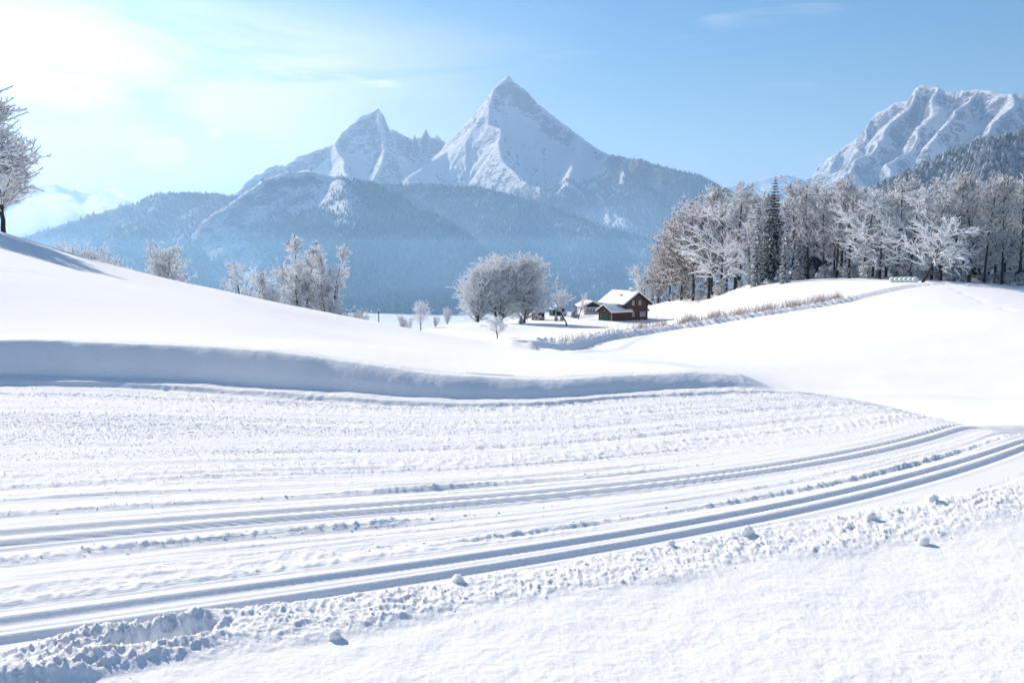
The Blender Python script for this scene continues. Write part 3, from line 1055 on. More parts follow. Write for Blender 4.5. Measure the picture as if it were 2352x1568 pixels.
_oi = m_leaf.node("ShaderNodeNewGeometry")
m_leaf.base(m_leaf.mix(_oi.outputs['Random Per Island'], (.10, .052, .038), (.24, .135, .095)))
m_needle = M("spruce_needles", .85, (.022, .034, .026), .1)
_v = m_needle.coords('Object')
m_needle.base(m_needle.mix(m_needle.noise(_v, 3.0, 4), (.014, .022, .018), (.045, .062, .05)))


def unit(a):
    return a / np.maximum(np.linalg.norm(a, axis=-1, keepdims=True), 1e-9)


def shoots(rg, base, d, length, r0, n, wob, up, taper=.35):
    B = len(base)
    pts = np.empty((B, n, 3))
    pts[:, 0] = base
    d = unit(d)
    st = (length / (n - 1))[:, None]
    for k in range(1, n):
        pts[:, k] = pts[:, k - 1] + d * st
        d = unit(d + rg.normal(0, wob, (B, 3)) + np.array([0, 0, 1.]) * (up if np.isscalar(up) else up[:, None]))
    rad = r0[:, None] * (1 - (1 - taper) * np.linspace(0, 1, n)[None])
    return pts, rad


def kids(rg, pts, per, t0, t1, amin, amax, flatten=0.0):
    """positions, directions and parent index for `per` side shoots per branch"""
    B, n, _ = pts.shape
    t = rg.uniform(t0, t1, (B, per))
    t = np.sort(t, 1)
    idx = np.repeat(np.arange(B), per)
    tt = t.ravel() * (n - 1)
    k = np.minimum(tt.astype(int), n - 2)
    a = (tt - k)[:, None]
    p = pts[idx, k] * (1 - a) + pts[idx, k + 1] * a
    tan = unit(pts[idx, k + 1] - pts[idx, k])
    ref = np.where(np.abs(tan[:, 2:3]) > .9, np.array([[1., 0, 0]]), np.array([[0, 0, 1.]]))
    e1 = unit(np.cross(tan, ref))
    e2 = np.cross(tan, e1)
    ph = (np.tile(np.arange(per), B) * 2.4 + np.repeat(rg.uniform(0, 6.28, B), per) + rg.normal(0, .5, B * per))
    al = rg.uniform(amin, amax, B * per)
    c, s_ = np.cos(ph)[:, None], np.sin(ph)[:, None] * (1 - flatten)
    d = tan * np.cos(al)[:, None] + unit(e1 * c + e2 * s_) * np.sin(al)[:, None]
    return p, d, idx, t.ravel()


def tubes(pts, rad, k):
    """(B,n,3) centre lines -> verts, quads"""
    B, n, _ = pts.shape
    tan = np.empty_like(pts)
    tan[:, 1:-1] = pts[:, 2:] - pts[:, :-2]
    tan[:, 0] = pts[:, 1] - pts[:, 0]
    tan[:, -1] = pts[:, -1] - pts[:, -2]
    tan = unit(tan)
    ref = np.where(np.abs(tan[:, :1, 2:3]) > .9, np.array([1., 0, 0]), np.array([0, 0, 1.]))
    e1 = unit(np.cross(tan, np.broadcast_to(ref, tan.shape)))
    e2 = np.cross(tan, e1)
    ang = np.arange(k) * 2 * np.pi / k
    v = pts[:, :, None] + rad[:, :, None, None] * (e1[:, :, None] * np.cos(ang)[:, None] + e2[:, :, None] * np.sin(ang)[:, None])
    v = v.reshape(-1, 3)
    b = np.arange(B)[:, None, None] * n * k
    i = np.arange(n - 1)[None, :, None] * k
    j = np.arange(k)[None, None]
    j2 = (j + 1) % k
    q = np.stack([b + i + j, b + i + j2, b + i + k + j2, b + i + k + j], -1).reshape(-1, 4)
    return v, q


class Soup:
    def __init__(self):
        self.v, self.f, self.m, self.n = [], [], [], 0

    def add(self, v, f, mat=0):
        self.v.append(v)
        self.f.append(f + self.n)
        self.m.append(np.full(len(f), mat, np.int32))
        self.n += len(v)

    def mesh(self, name, mats, smooth=True):
        me = mesh_np(name, np.concatenate(self.v), np.concatenate(self.f), smooth)
        for mm in mats:
            me.materials.append(mm.m)
        me.polygons.foreach_set("material_index", np.concatenate(self.m))
        return me


def sleeve(pts, rad, snow, keep=1.0, rg=None):
    """snow lying along the upper side of branches"""
    tan = unit(pts[:, -1] - pts[:, 0])
    hor = np.sqrt(np.clip(1 - tan[:, 2] ** 2, 0, 1))
    rs = (rad * .55 + snow) * (.35 + .65 * hor)[:, None]
    rs = rs * rg.uniform(.55, 1.25, rs.shape)
    p = pts + np.array([0, 0, 1.]) * (rad * .75 + rs * .45)[..., None]
    kp = rg.uniform(0, 1, len(pts)) < keep
    return tubes(p[kp], rs[kp], 4)


TW = 1.65


def broadleaf(seed, h=22., trunk_r=.28, clear=.35, l1=28, l2=11, l3=13, spread=.30, a1=(.55, 1.0), up=.05, droop=0., frost=.62, snow=.05, twig=.03, twig_len=1.0, leaves=0, stems=1, lean=(0, 0), top=.55, prof=None, wob0=.05, leaf_low=False, sparse=1.0, a2=(.45, 1.0)):
    rg = np.random.default_rng(seed)
    l3 = max(4, int(l3 * .52))
    twig = twig * TW
    snow = snow * .9
    bark, crown, load = Soup(), Soup(), Soup()
    b0 = np.zeros((stems, 3))
    b0[:, :2] = rg.normal(0, trunk_r * 1.2 * (stems > 1), (stems, 2))
    b0[:, 2] = -.6
    d0 = np.stack([np.full(stems, lean[0]), np.full(stems, lean[1]), np.ones(stems)], 1) + rg.normal(0, .16 * (stems > 1) + .02, (stems, 3))
    L0 = h * .94 * rg.uniform(.85, 1.0, stems) + .6
    p0, r0 = shoots(rg, b0, d0, L0, np.full(stems, trunk_r) * (1 if stems == 1 else .75), 14, wob0, .03, .12)
    r0[:, 0] *= 1.45
    bark.add(*tubes(p0, r0, 8))
    p, d, idx, t = kids(rg, p0, l1, clear, .985, *a1)
    u = (t - clear) / (1 - clear)
    shape = prof(u) if prof is not None else (np.sin(np.pi * np.clip(u * .80 + .22, 0, 1)) ** .7)
    ln = h * spread * shape * rg.uniform(.75, 1.2, len(p))
    lift = up * (1 - droop * 2)
    p1, r1 = shoots(rg, p, d + np.array([0, 0, .25 * (1 - droop)]), ln, trunk_r * .36 * (1 - .62 * t) * (.5 + .5 * shape), 7, .13, lift, .25)
    bark.add(*tubes(p1, r1, 5))
    load.add(*sleeve(p1, r1, snow * 1.25, .95, rg))
    p, d, idx, t = kids(rg, p1, l2, .12, .98, *a2, flatten=.25)
    kp = rg.random(len(p)) < np.clip(ln[idx] / (.85 * ln.mean()), .12, 1)
    p, d, idx, t = p[kp], d[kp], idx[kp], t[kp]
    ln2 = ln[idx] * rg.uniform(.28, .52, len(p)) * (1.1 - .45 * t)
    p2, r2 = shoots(rg, p, d, ln2, np.maximum(r1[idx, 0] * .36 * (1 - .4 * t), .012), 4, .16, lift * .8 - droop * .10, .35)
    bark.add(*tubes(p2, r2, 3))
    load.add(*sleeve(p2, r2, snow * .8, .9 * sparse, rg))
    p, d, idx, t = kids(rg, p2, l3, .08, 1.0, .35, 1.05)
    kp = rg.random(len(p)) < np.clip(ln2[idx] / (.9 * ln2.mean()), .15, 1)
    p, d, idx, t = p[kp], d[kp], idx[kp], t[kp]
    ln3 = np.minimum(1.0, .45 + .55 * ln2[idx] / ln2.mean()) * twig_len * rg.uniform(.45, 1.1, len(p)) * (h / 22.) ** .5
    p3, r3 = shoots(rg, p, d, ln3, twig * rg.uniform(.7, 1.3, len(p)), 3, .22, up - droop * .12, .45)
    fr = rg.uniform(0, 1, len(p)) < frost
    r3[fr] *= 1.25
    crown.add(*tubes(p3[fr], r3[fr], 3), mat=0)
    if (~fr).any():
        crown.add(*tubes(p3[~fr], r3[~fr] * .8, 3), mat=1)
    if leaves:
        sel = rg.integers(0, len(p3), leaves)
        if leaf_low:
            zz = p3[sel][:, 1, 2] / h
            sel = sel[rg.uniform(0, 1, leaves) > zz * 1.05]
        c = p3[sel, 1] + rg.normal(0, .25, (len(sel), 3))
        e1 = unit(rg.normal(0, 1, (len(sel), 3))) * rg.uniform(.08, .17, (len(sel), 1))
        e2 = unit(np.cross(e1, rg.normal(0, 1, (len(sel), 3)))) * rg.uniform(.07, .13, (len(sel), 1))
        v_ = np.stack([c - e1, c + e2, c + e1, c - e2], 1).reshape(-1, 3)
        crown.add(v_, np.arange(len(sel) * 4).reshape(-1, 4), mat=2)
    nm = "tree%d" % seed
    h = max(p3[..., 2].max(), p2[..., 2].max())
    return dict(trunk=bark.mesh(nm + "_trunk", [m_bark]), crown=crown.mesh(nm + "_crown", [m_frost, m_twig, m_leaf]), snow=load.mesh(nm + "_snow", [m_load]), h=h)


def spruce(seed, h=24., width=.17, layers=26, per=9, snowy=.5, droop=.35, clear=.08):
    rg = np.random.default_rng(seed)
    bark, crown, load = Soup(), Soup(), Soup()
    p0, r0 = shoots(rg, np.array([[0, 0, -.5]]), np.array([[0, 0, 1.]]), np.array([h + .5]), np.array([.26]), 10, .01, .02, .06)
    bark.add(*tubes(p0, r0, 7))
    for k in range(layers):
        u = k / (layers - 1)
        z = h * (clear + (0.985 - clear) * u)
        L = h * width * (1 - u) ** .85 * (1 + .15 * rg.normal()) + .22
        nb = max(4, int(per * (1 - .45 * u)))
        ang = rg.uniform(0, 6.28) + np.arange(nb) * 6.283 / nb + rg.normal(0, .2, nb)
        dirs = np.stack([np.cos(ang), np.sin(ang), np.full(nb, -droop + .5 * u)], 1)
        ln = L * rg.uniform(.7, 1.15, nb)
        pp, rr_ = shoots(rg, np.tile([[0, 0, z]], (nb, 1)) + rg.normal(0, .06, (nb, 3)), dirs, ln, np.full(nb, .035), 5, .06, .07, .3)
        bark.add(*tubes(pp, rr_, 3))
        # flat sprays of needles hanging from each bough
        q, d, idx, t = kids(rg, pp, 11, .12, 1.0, .6, 1.2, flatten=.75)
        d[:, 2] -= .45
        l2 = ln[idx] * .36 * (1.15 - .75 * t) + .10
        d = unit(d)
        side = unit(np.cross(d, np.array([0, 0, 1.]) + rg.normal(0, .3, d.shape)))
        w = (l2 * .24 + .04)[:, None]
        tip = q + d * l2[:, None]
        md = q + d * (l2 * .45)[:, None]
        v_ = np.stack([q, md + side * w, tip, md - side * w], 1).reshape(-1, 3)
        crown.add(v_, np.arange(len(q) * 4).reshape(-1, 4), 0)
        # snow pillows on the boughs
        kp = rg.uniform(0, 1, len(q)) < snowy
        if kp.any():
            off = np.array([0, 0, .05])
            v_ = np.stack([q + off, md + side * w * .75 + off * 1.6, tip * .9 + q * .1 + off, md - side * w * .75 + off * 1.6], 1)[kp].reshape(-1, 3)
            load.add(v_, np.arange(kp.sum() * 4).reshape(-1, 4))
        load.add(*sleeve(pp, rr_, .04 + .05 * snowy, min(1, snowy + .25), rg))
    nm = "spruce%d" % seed
    return dict(trunk=bark.mesh(nm + "_trunk", [m_bark]), crown=crown.mesh(nm + "_crown", [m_needle]), snow=load.mesh(nm + "_snow", [m_load], False), h=h)


def plant(proto, name, x, y, label, cat="tree", group=None, rz=0., scale=1., z=None, squash=1.0, sink=0.):
    z = gz(x, y) if z is None else z
    root = empty(name, (x, y, z - sink), rz, (scale * squash, scale * squash, scale))
    tag(root, label, cat, group)
    for part in ("trunk", "crown", "snow"):
        link(part, proto[part], None, root)
    return root


def at(px, py, Y):
    p = P(px, py, Y)
    return p[0], p[1]


def dome(u):
    return np.sqrt(np.clip(1 - (u * 1.0) ** 2.2, 0.03, 1)) * (.75 + .25 * np.sin(np.pi * np.clip(u * 1.6, 0, 1)))


TALL = [broadleaf(1, 23, .27, .20, 30, 11, 13, .21, up=.06, frost=.60, snow=.06), broadleaf(2, 22, .25, .30, 26, 11, 13, .24, up=.05, frost=.62, snow=.06), broadleaf(3, 24, .30, .18, 30, 10, 13, .20, up=.07, a1=(.45, .85), frost=.62, snow=.06)]
SPREAD = broadleaf(4, 21, .30, .10, 30, 12, 13, .38, a1=(.85, 1.35), up=.015, droop=.25, snow=.12, frost=.8)
BEECH = broadleaf(5, 19, .24, .03, 34, 11, 11, .34, a1=(.6, 1.15), up=.04, frost=.66, leaves=8000, leaf_low=True, snow=.06)
DOME = [broadleaf(6, 20, .34, .04, 26, 12, 14, .52, a1=(.6, 1.25), up=.035, stems=4, prof=dome, snow=.08, frost=.92, twig=.034), broadleaf(7, 19, .32, .04, 26, 12, 14, .52, a1=(.6, 1.25), up=.035, stems=4, prof=dome, snow=.08, frost=.92, twig=.034)]
ROUND = [broadleaf(8, 8, .15, .20, 22, 11, 11, .46, a1=(.5, 1.15), up=.03, prof=dome, twig=.024, twig_len=.75, snow=.05, frost=.92), broadleaf(9, 7, .12, .08, 22, 9, 10, .40, a1=(.4, .85), up=.08, stems=3, twig=.02, twig_len=.7, snow=.035, frost=.84)]
ASH = [broadleaf(10, 14, .16, .14, 24, 9, 12, .19, a1=(.3, .65), up=.06, stems=2, snow=.05, frost=.93, twig=.026, twig_len=.85), broadleaf(11, 12, .15, .18, 22, 9, 11, .32, a1=(.45, .95), up=.04, snow=.05, frost=.93, twig=.026, twig_len=.85)]
SNAG = broadleaf(12, 11, .24, .24, 38, 17, 20, .56, a1=(.6, 1.15), up=.04, snow=.115, frost=.62, twig=.017, twig_len=1.0, sparse=1.0, wob0=.10)
LEANER = broadleaf(13, 17, .34, .20, 24, 12, 14, .55, a1=(.9, 1.4), up=.01, droop=.35, lean=(.25, -.1), snow=.12, frost=.8, wob0=.12, prof=lambda u: .5 + .5 * np.sin(np.pi * np.clip(u * .8 + .25, 0, 1)))
ORCHARD = broadleaf(14, 8.5, .17, .32, 16, 8, 7, .36, a1=(.7, 1.2), up=.0, droop=.2, snow=.09, frost=.35, twig=.018, twig_len=.6, wob0=.12)
SPRUCE = spruce(20, 27, .20, 34, 11, .42, .55, .12)
SPRUCE_SLIM = spruce(21, 19, .095, 34, 9, .75, .9, .02)

# --- the wood on the right hill
GW = "snow-covered trees of the wood on the right hill"
rgw = np.random.default_rng(77)
front = [  # px, base row, distance, proto, top row
    (1492, 702, 262, ROUND[1], 590), (1512, 700, 262, BEECH, 545), (1538, 697, 258, BEECH, 508), (1565, 693, 256, BEECH, 468), (1592, 690, 252, BEECH, 440), (1628, 683, 250, TALL[0], 415),
    (1655, 678, 248, SPREAD, 452), (1688, 672, 246, TALL[2], 412), (1722, 668, 244, SPREAD, 500), (1750, 660, 240, TALL[1], 450), (1822, 650, 236, TALL[0], 410), (1855, 648, 236, TALL[2], 420),
    (1890, 645, 234, TALL[0], 430), (1920, 645, 230, TALL[1], 400), (1950, 644, 228, TALL[0], 400), (1985, 645, 226, SPREAD, 420), (2020, 645, 222, SPREAD, 440), (2060, 645, 222, TALL[2], 400),
    (2090, 646, 220, SPREAD, 430), (2160, 650, 222, TALL[1], 395), (2190, 650, 220, TALL[0], 400), (2225, 652, 216, TALL[2], 385), (2260, 655, 214, TALL[1], 395), (2300, 658, 214, TALL[0], 400), (2340, 662, 212, TALL[2], 405), (2400, 665, 210, TALL[0], 390), (2470, 670, 205, TALL[1], 380)]
names = {0: "slim", }
special = {
    1512: "russet frosted beech at the left tip of the wood just behind the farmhouse",
    1492: "low frosted bushy tree at the extreme left foot of the wood",
    2340: "tall dark trunk with frosted crown at the right edge of the picture",
}
EDGE = ([1480, 1520, 1560, 1600, 1700, 1830, 1950, 2090, 2200, 2500], [336, 320, 304, 291, 265, 243, 229, 218, 212, 207])
for k, (px, py, Y, pr, top) in enumerate(front):
    Y = float(np.interp(px, *EDGE)) + 3
    x, y = at(px, py, Y)
    z = gz(x, y)
    need = P(px, top, Y)[2] - z
    lab = special.get(px)
    if lab is None:
        nth = ("second third fourth fifth sixth seventh eighth ninth tenth eleventh twelfth thirteenth fourteenth fifteenth sixteenth seventeenth eighteenth nineteenth twentieth twenty-first twenty-second twenty-third twenty-fourth twenty-fifth twenty-sixth twenty-seventh".split())[k - 1]
        lab = {id(BEECH): "frosted beech with russet leaves, %s from the left along the wood's front", id(SPREAD): "snowy tree with wide drooping boughs, %s from the left along the wood's front"}.get(id(pr), "slim snowy tree, %s from the left along the wood's front") % nth
    plant(pr, "broadleaf_tree", x, y, lab, "tree", GW, rgw.uniform(0, 6.28), need / pr['h'], z, sink=.2)
for row, (dy, num) in enumerate(((12, 20), (26, 17), (44, 12), (62, 9))):
    for k in range(num):
        px = 1555 + 15 * row + (2480 - 1555) * (k + rgw.uniform(.1, .9)) / num
        Y = np.interp(px, *EDGE) + 3 + dy + rgw.uniform(-4, 4)
        top = np.interp(px, [1540, 1600, 1690, 1760, 1850, 1950, 2100, 2250, 2352, 2480], [495, 438, 415, 440, 410, 398, 402, 392, 402, 388]) + rgw.uniform(-14, 60) * (1 if row else .6)
        x, y = at(px, 640, Y)
        z = gz(x, y)
        pr = BEECH if (px < 1660 and rgw.random() < .5) else (TALL + [TALL[0], SPREAD])[rgw.integers(0, 5)]
        need = P(px, top, Y)[2] - z
        plant(pr, "broadleaf_tree", x, y, "snowy tree standing deeper inside the wood behind the front row", "tree", GW, rgw.uniform(0, 6.28), need / pr['h'], z, sink=.2)
for px, py, Y, top, pr, lab in ((1738, 660, 252, 452, SPRUCE_SLIM, "slim dark spruce just left of the tall dark spruce"), (1836, 655, 245, 436, SPRUCE_SLIM, "slim snowy spruce between the frosted trees right of the tall spruce"), (2210, 655, 246, 392, SPRUCE, "dark spruce half hidden in the right part of the wood"), (1868, 655, 262, 418, SPRUCE, "dark spruce crown showing behind the trees right of the tallest spruce"), (2330, 655, 250, 400, SPRUCE, "dark spruce in the wood at the right edge"), (1775, 655, 254, 402, SPRUCE, "tall dark spruce rising above the wood"), (1803, 645, 239, 462, SPRUCE_SLIM, "slim snow-laden spruce standing in front of the tall dark spruce")):
    x, y = at(px, py, Y)
    z = gz(x, y)
    plant(pr, "spruce_tree", x, y, lab, "tree", None, .4, (P(px, top, Y)[2] - z) / pr['h'], z, sink=.2)
x, y = at(2118, 648, 204)
z = gz(x, y)
plant(LEANER, "leaning_tree", x, y, "old leaning tree with wide snowy crown beside the wrapped bales", "tree", None, 0., (P(2118, 470, 204)[2] - z) / LEANER['h'], z)

# --- trees on the left hill and behind it
x, y = at(8, 536, 75)
plant(SNAG, "fruit_tree", x, y, "gnarled snow-laden tree on the hilltop at the left edge", "tree", None, .6, (P(5, 268, 75)[2] - gz(x, y)) / SNAG['h'], squash=1.25)
x, y = at(-95, 500, 66)
plant(SNAG, "fruit_tree", x, y, "snow-laden tree just outside the left edge throwing its shadow on the hill", "tree", None, 2.6, .85)
for px, Y, top, pr, rz, lab in (
        (165, 128, 550, ROUND[0], .3, "small frosted treetop, leftmost of the trees showing over the hill"),
        (232, 126, 562, ROUND[1], 1., "frosted treetop second from the left over the hill edge"),
        (262, 130, 585, ROUND[0], 2., "low frosted bush top right beside the second treetop over the hill"),
        (368, 124, 548, ROUND[1], 4., "round frosted tree standing alone above the hill edge"),
        (560, 128, 588, ASH[1], 1.2, "frosted tree at the left end of the row behind the hill"),
        (590, 132, 605, ASH[1], 3.2, "second frosted tree of the row behind the hill"),
        (622, 130, 612, ASH[0], 2.2, "narrow frosted tree third in the row behind the hill"),
        (662, 128, 595, ASH[1], 5.2, "frosted tree left beside the tallest one in the row behind the hill"),
        (695, 126, 535, ASH[0], .2, "tallest frosted tree of the row with thin upright top"),
        (728, 131, 560, ASH[0], 3.7, "frosted tree close right of the tallest one in the row"),
        (757, 124, 557, ASH[0], 1.9, "twin-stemmed frosted tree at the right end of the row"),
        (790, 128, 690, ROUND[1], 1.9, "low frosted scrub at the foot of the row's right end"),
        (815, 132, 715, ROUND[1], 4.9, "lowest frosted scrub beside the row, nearest the utility pole")):
    x, y = at(px, 650, Y)
    z = gz(x, y)
    plant(pr, "frosted_tree", x, y, lab, "tree", "frosted trees behind the left hill", rz, (P(px, top, Y)[2] - z) / pr['h'], z, squash=1.0)

# --- around the farmhouse
for px, py, Y, top, pr, rz, sq, nm, lab in (
        (1150, 741, 262, 574, DOME[0], .5, 1.0, "big_tree", "huge dome-shaped frosted tree left of the farmhouse"),
        (1203, 738, 266, 574, DOME[1], 2.1, .9, "big_tree", "right half of the huge frosted crown, thick trunk nearer the farmhouse"),
        (1098, 743, 258, 600, DOME[1], 4.0, .8, "big_tree", "lower frosted tree forming the left shoulder of the huge crown"),
        (967, 757, 205, 685, ROUND[0], .4, .95, "round_tree", "round frosted tree standing free left of the huge crown"),
        (929, 752, 210, 718, ROUND[1], 2., 1.0, "bush", "small frosted bush left of the round free-standing tree"),
        (1000, 744, 235, 722, ROUND[1], 3., 1.0, "bush", "tiny frosted bush just right of the round free-standing tree"),
        (1028, 741, 240, 702, ROUND[1], 1., .8, "bush", "slim frosted bush on the mound left of the huge crown"),
        (1142, 777, 152, 720, ROUND[0], 2.6, 1.35, "young_tree", "small frosted tree standing alone on the snow before the huge crown"),
        (1301, 746, 246, 668, ORCHARD, .9, 1.1, "orchard_tree", "dark pruned fruit tree in front of the yard"),
        (1329, 731, 290, 668, ORCHARD, 3.9, .7, "orchard_tree", "thin pale fruit tree beside the white-walled house"),
        (1290, 722, 318, 660, ROUND[0], 1., 1.2, "yard_tree", "pale frosted tree behind the fruit tree in the yard")):
    x, y = at(px, py, Y)
    z = gz(x, y)
    plant(pr, nm, x, y, lab, "bush" if nm == "bush" else "tree", None, rz, (P(px, top, Y)[2] - z) / pr['h'], z, squash=sq, sink=.1)


# ------------------------------------------------------------------ farmhouse and yard
m_timber = M("dark_timber", .75, (.10, .04, .025), .2)
_v = m_timber.coords('Object', (1, 1, 1))
_wv = m_timber.node("ShaderNodeTexWave")
_wv.bands_direction = 'Z'
_wv.inputs['Scale'].default_value = 2.6
_wv.inputs['Distortion'].default_value = .3
m_timber.l.new(_v, _wv.inputs['Vector'])
m_timber.base(m_timber.mix(m_timber.noise(m_timber.coords('Object', (.4, .4, 5)), 2.0, 5), (.046, .022, .016), (.115, .054, .036)))
m_timber.bump(_wv.outputs['Fac'], .5, .02)
m_gable = M("red_brown_boarding", .75, (.22, .085, .05), .2)
m_gable.base(m_gable.mix(m_gable.noise(m_gable.coords('Object', (6, 6, .4)), 2.0, 5), (.065, .029, .020), (.15, .066, .043)))
m_trim = M("dark_trim", .7, (.045, .026, .02), .2)
m_shutter = M("green_black_shutter", .6, (.022, .032, .030), .3)
m_door = M("green_garage_door", .55, (.026, .055, .042), .3)
m_white = M("white_frame", .5, (.72, .72, .70), .3)
m_wall = M("pale_render", .85, (.62, .61, .60), .2)
m_glass = M("window_glass", .08, (.10, .12, .14), .6)
m_metal = M("metal_fitting", .4, (.5, .5, .5), .5)
m_black = M("dark_opening", .8, (.02, .02, .022), .2)
m_roofs = M("roof_snow", .7, (.88, .90, .92), .2)
m_roofs.bump(m_roofs.noise(m_roofs.coords('Object'), 3.0, 4), .3, .08)


def prism(name, pts, faces, mat, parent=None, loc=None, bevel=0., smooth=False):
    me = bpy.data.meshes.new(name)
    me.from_pydata([tuple(p) for p in pts], [], faces)
    bm = bmesh.new()
    bm.from_mesh(me)
    bmesh.ops.recalc_face_normals(bm, faces=bm.faces)
    if bevel:
        bmesh.ops.bevel(bm, geom=list(bm.edges), offset=bevel, segments=2, affect='EDGES', profile=.6)
    if smooth:
        for f_ in bm.faces:
            f_.smooth = True
    bm.to_mesh(me)
    bm.free()
    return link(name, me, mat.m, parent, loc)


BOXF = [(0, 1, 2, 3), (4, 5, 6, 7), (0, 1, 5, 4), (1, 2, 6, 5), (2, 3, 7, 6), (3, 0, 4, 7)]


def box(name, x0, x1, y0, y1, z0, z1, mat, parent=None, bevel=0., smooth=False):
    return prism(name, [(x0, y0, z0), (x1, y0, z0), (x1, y1, z0), (x0, y1, z0), (x0, y0, z1), (x1, y0, z1), (x1, y1, z1), (x0, y1, z1)], BOXF, mat, parent, None, bevel, smooth)


def gable_body(name, w, l, eave, ridge, mat, parent, cx=0, cy=0, axis='y', z0=-.6):
    """closed house body, ridge along axis"""
    a, b = w / 2, l / 2
    pr = [(-a, z0), (a, z0), (a, eave), (0, ridge), (-a, eave)]
    v_ = []
    for s_ in (-b, b):
        for x, z in pr:
            v_.append((cx + x, cy + s_, z) if axis == 'y' else (cx + s_, cy + x, z))
    fs = [(0, 1, 2, 3, 4), (5, 6, 7, 8, 9)] + [(i, (i + 1) % 5, 5 + (i + 1) % 5, 5 + i) for i in range(5)]
    return prism(name, v_, fs, mat, parent)


def roof_slab(name, w, l, eave, ridge, over_s, over_e, thick, mat, parent, cx=0, cy=0, axis='y', lift=0., bevel=0., sub=False, seed=0, smooth=False):
    """inverted-V slab over a gable body; 'lift' raises it along z"""
    a = w / 2 + over_s
    sl = (ridge - eave) / (w / 2)
    ze = eave - sl * over_s + lift
    zr = ridge + lift
    pr = [(-a, ze), (0, zr), (a, ze), (a, ze + thick), (0, zr + thick), (-a, ze + thick)]
    b = l / 2 + over_e
    n = 1 if not sub else 18
    rg = np.random.default_rng(seed)
    v_ = []
    for k in range(n + 1):
        s_ = -b + 2 * b * k / n
        for q, (x, z) in enumerate(pr):
            jx = (rg.normal(0, .05) if sub and q in (0, 2, 3, 5) else 0)
            jz = (rg.normal(0, .03) if sub and q in (3, 5) else 0)
            v_.append((cx + x + jx, cy + s_, z + jz) if axis == 'y' else (cx + s_, cy + x + jx, z + jz))
    fs = [(0, 1, 4, 5), (1, 2, 3, 4)] + [tuple(n * 6 + i for i in q) for q in ((0, 1, 4, 5), (1, 2, 3, 4))]
    for k in range(n):
        for i in range(6):
            j = (i + 1) % 6
            fs.append((k * 6 + i, k * 6 + j, (k + 1) * 6 + j, (k + 1) * 6 + i))
    o = prism(name, v_, fs, mat, parent, None, bevel)
    if smooth:
        for p in o.data.polygons:
            p.use_smooth = True
    return o


def window(parent, x, z, w, h, y, panes=2, shutters=True, sw=.45):
    """window in a facade facing -y"""
    fr = box("window", x - w / 2, x + w / 2, y - .05, y + .02, z - h / 2, z + h / 2, m_white, parent)
    n = panes
    for i in range(n):
        for j in range(2):
            x0 = x - w / 2 + .06 + i * (w - .06) / n
            z0 = z - h / 2 + .06 + j * (h - .06) / 2
            box("pane", x0, x0 + (w - .06) / n - .06, y - .058, y - .045, z0, z0 + (h - .06) / 2 - .06, m_glass, fr)
    box("sill", x - w / 2 - .05, x + w / 2 + .05, y - .12, y - .052, z - h / 2 - .07, z - h / 2 - .005, m_white, fr)
    if shutters:
        for s_ in (-1, 1):
            xa = x + s_ * (w / 2 + .03)
            box("shutter", min(xa, xa + s_ * sw), max(xa, xa + s_ * sw), y - .07, y - .01, z - h / 2 - .03, z + h / 2 + .03, m_shutter, parent)


hx, hy = at(1436, 735, 288)
hz0 = gz(hx, hy)
HROT = R(30)
house = empty("farmhouse", (hx, hy, hz0), HROT, .96)
tag(house, "dark brown timber farmhouse with snow-covered roof and green garage doors", "house")
gable_body("wall", 8.2, 11, 5.3, 8.0, m_timber, house)
# lighter boarding in the gable triangle
prism("gable_boarding", [(-3.6, -5.56, 4.0), (3.6, -5.56, 4.0), (3.6, -5.56, 5.45), (0, -5.56, 7.85), (-3.6, -5.56, 5.45), (-3.6, -5.49, 4.0), (3.6, -5.49, 4.0), (3.6, -5.49, 5.45), (0, -5.49, 7.85), (-3.6, -5.49, 5.45)],
      [(0, 1, 2, 3, 4), (5, 6, 7, 8, 9)] + [(i, (i + 1) % 5, 5 + (i + 1) % 5, 5 + i) for i in range(5)], m_gable, house)
rf = roof_slab("roof", 8.2, 11, 5.3, 8.0, 1.35, 1.25, .18, m_trim, house, lift=.03)
roof_slab("roof_snow", 8.2, 11, 5.3, 8.0, 1.38, 1.20, .42, m_roofs, rf, lift=.22, bevel=.09, sub=True, seed=3, smooth=True)
ch = box("chimney", -.45, .35, -3.4, -2.6, 7.6, 9.05, m_wall, rf)
prism("chimney_snow", [(-.6, -3.55, 9.06), (.5, -3.55, 9.06), (.5, -2.45, 9.06), (-.6, -2.45, 9.06), (-.4, -3.35, 9.55), (.3, -3.35, 9.55), (.3, -2.65, 9.55), (-.4, -2.65, 9.55)], BOXF, m_roofs, rf, None, .08, True)
box("skylight", -2.6, -1.9, -1.2, -.3, 7.3, 7.42, m_black, rf)
for x, z in ((-1.25, 5.15), (1.2, 5.15)):
    window(house, x, z, .85, 1.15, -5.56, 2, True, .5)
window(house, -1.15, 1.75, .85, 1.15, -5.51, 2, True, .5)
window(house, 1.75, 1.75, .85, 1.2, -5.51, 2, False)
window(house, 2.85, 1.75, .85, 1.2, -5.51, 2, False)
for x in (1.02, 3.58):
    box("shutter", x - .26, x + .26, -5.58, -5.51, 1.1, 2.4, m_shutter, house)
for x in (-4.0, 4.0):
    box("corner_board", x - .12, x + .12, -5.6, -5.45, -.4, 5.2, m_trim, house)
# purlin ends and bargeboards under the gable
for x, z in ((0, 7.6), (-2.4, 6.05), (2.4, 6.05), (-4.0, 5.0), (4.0, 5.0)):
    box("purlin", x - .11, x + .11, -6.6, -5.4, z - .15, z + .1, m_trim, house)
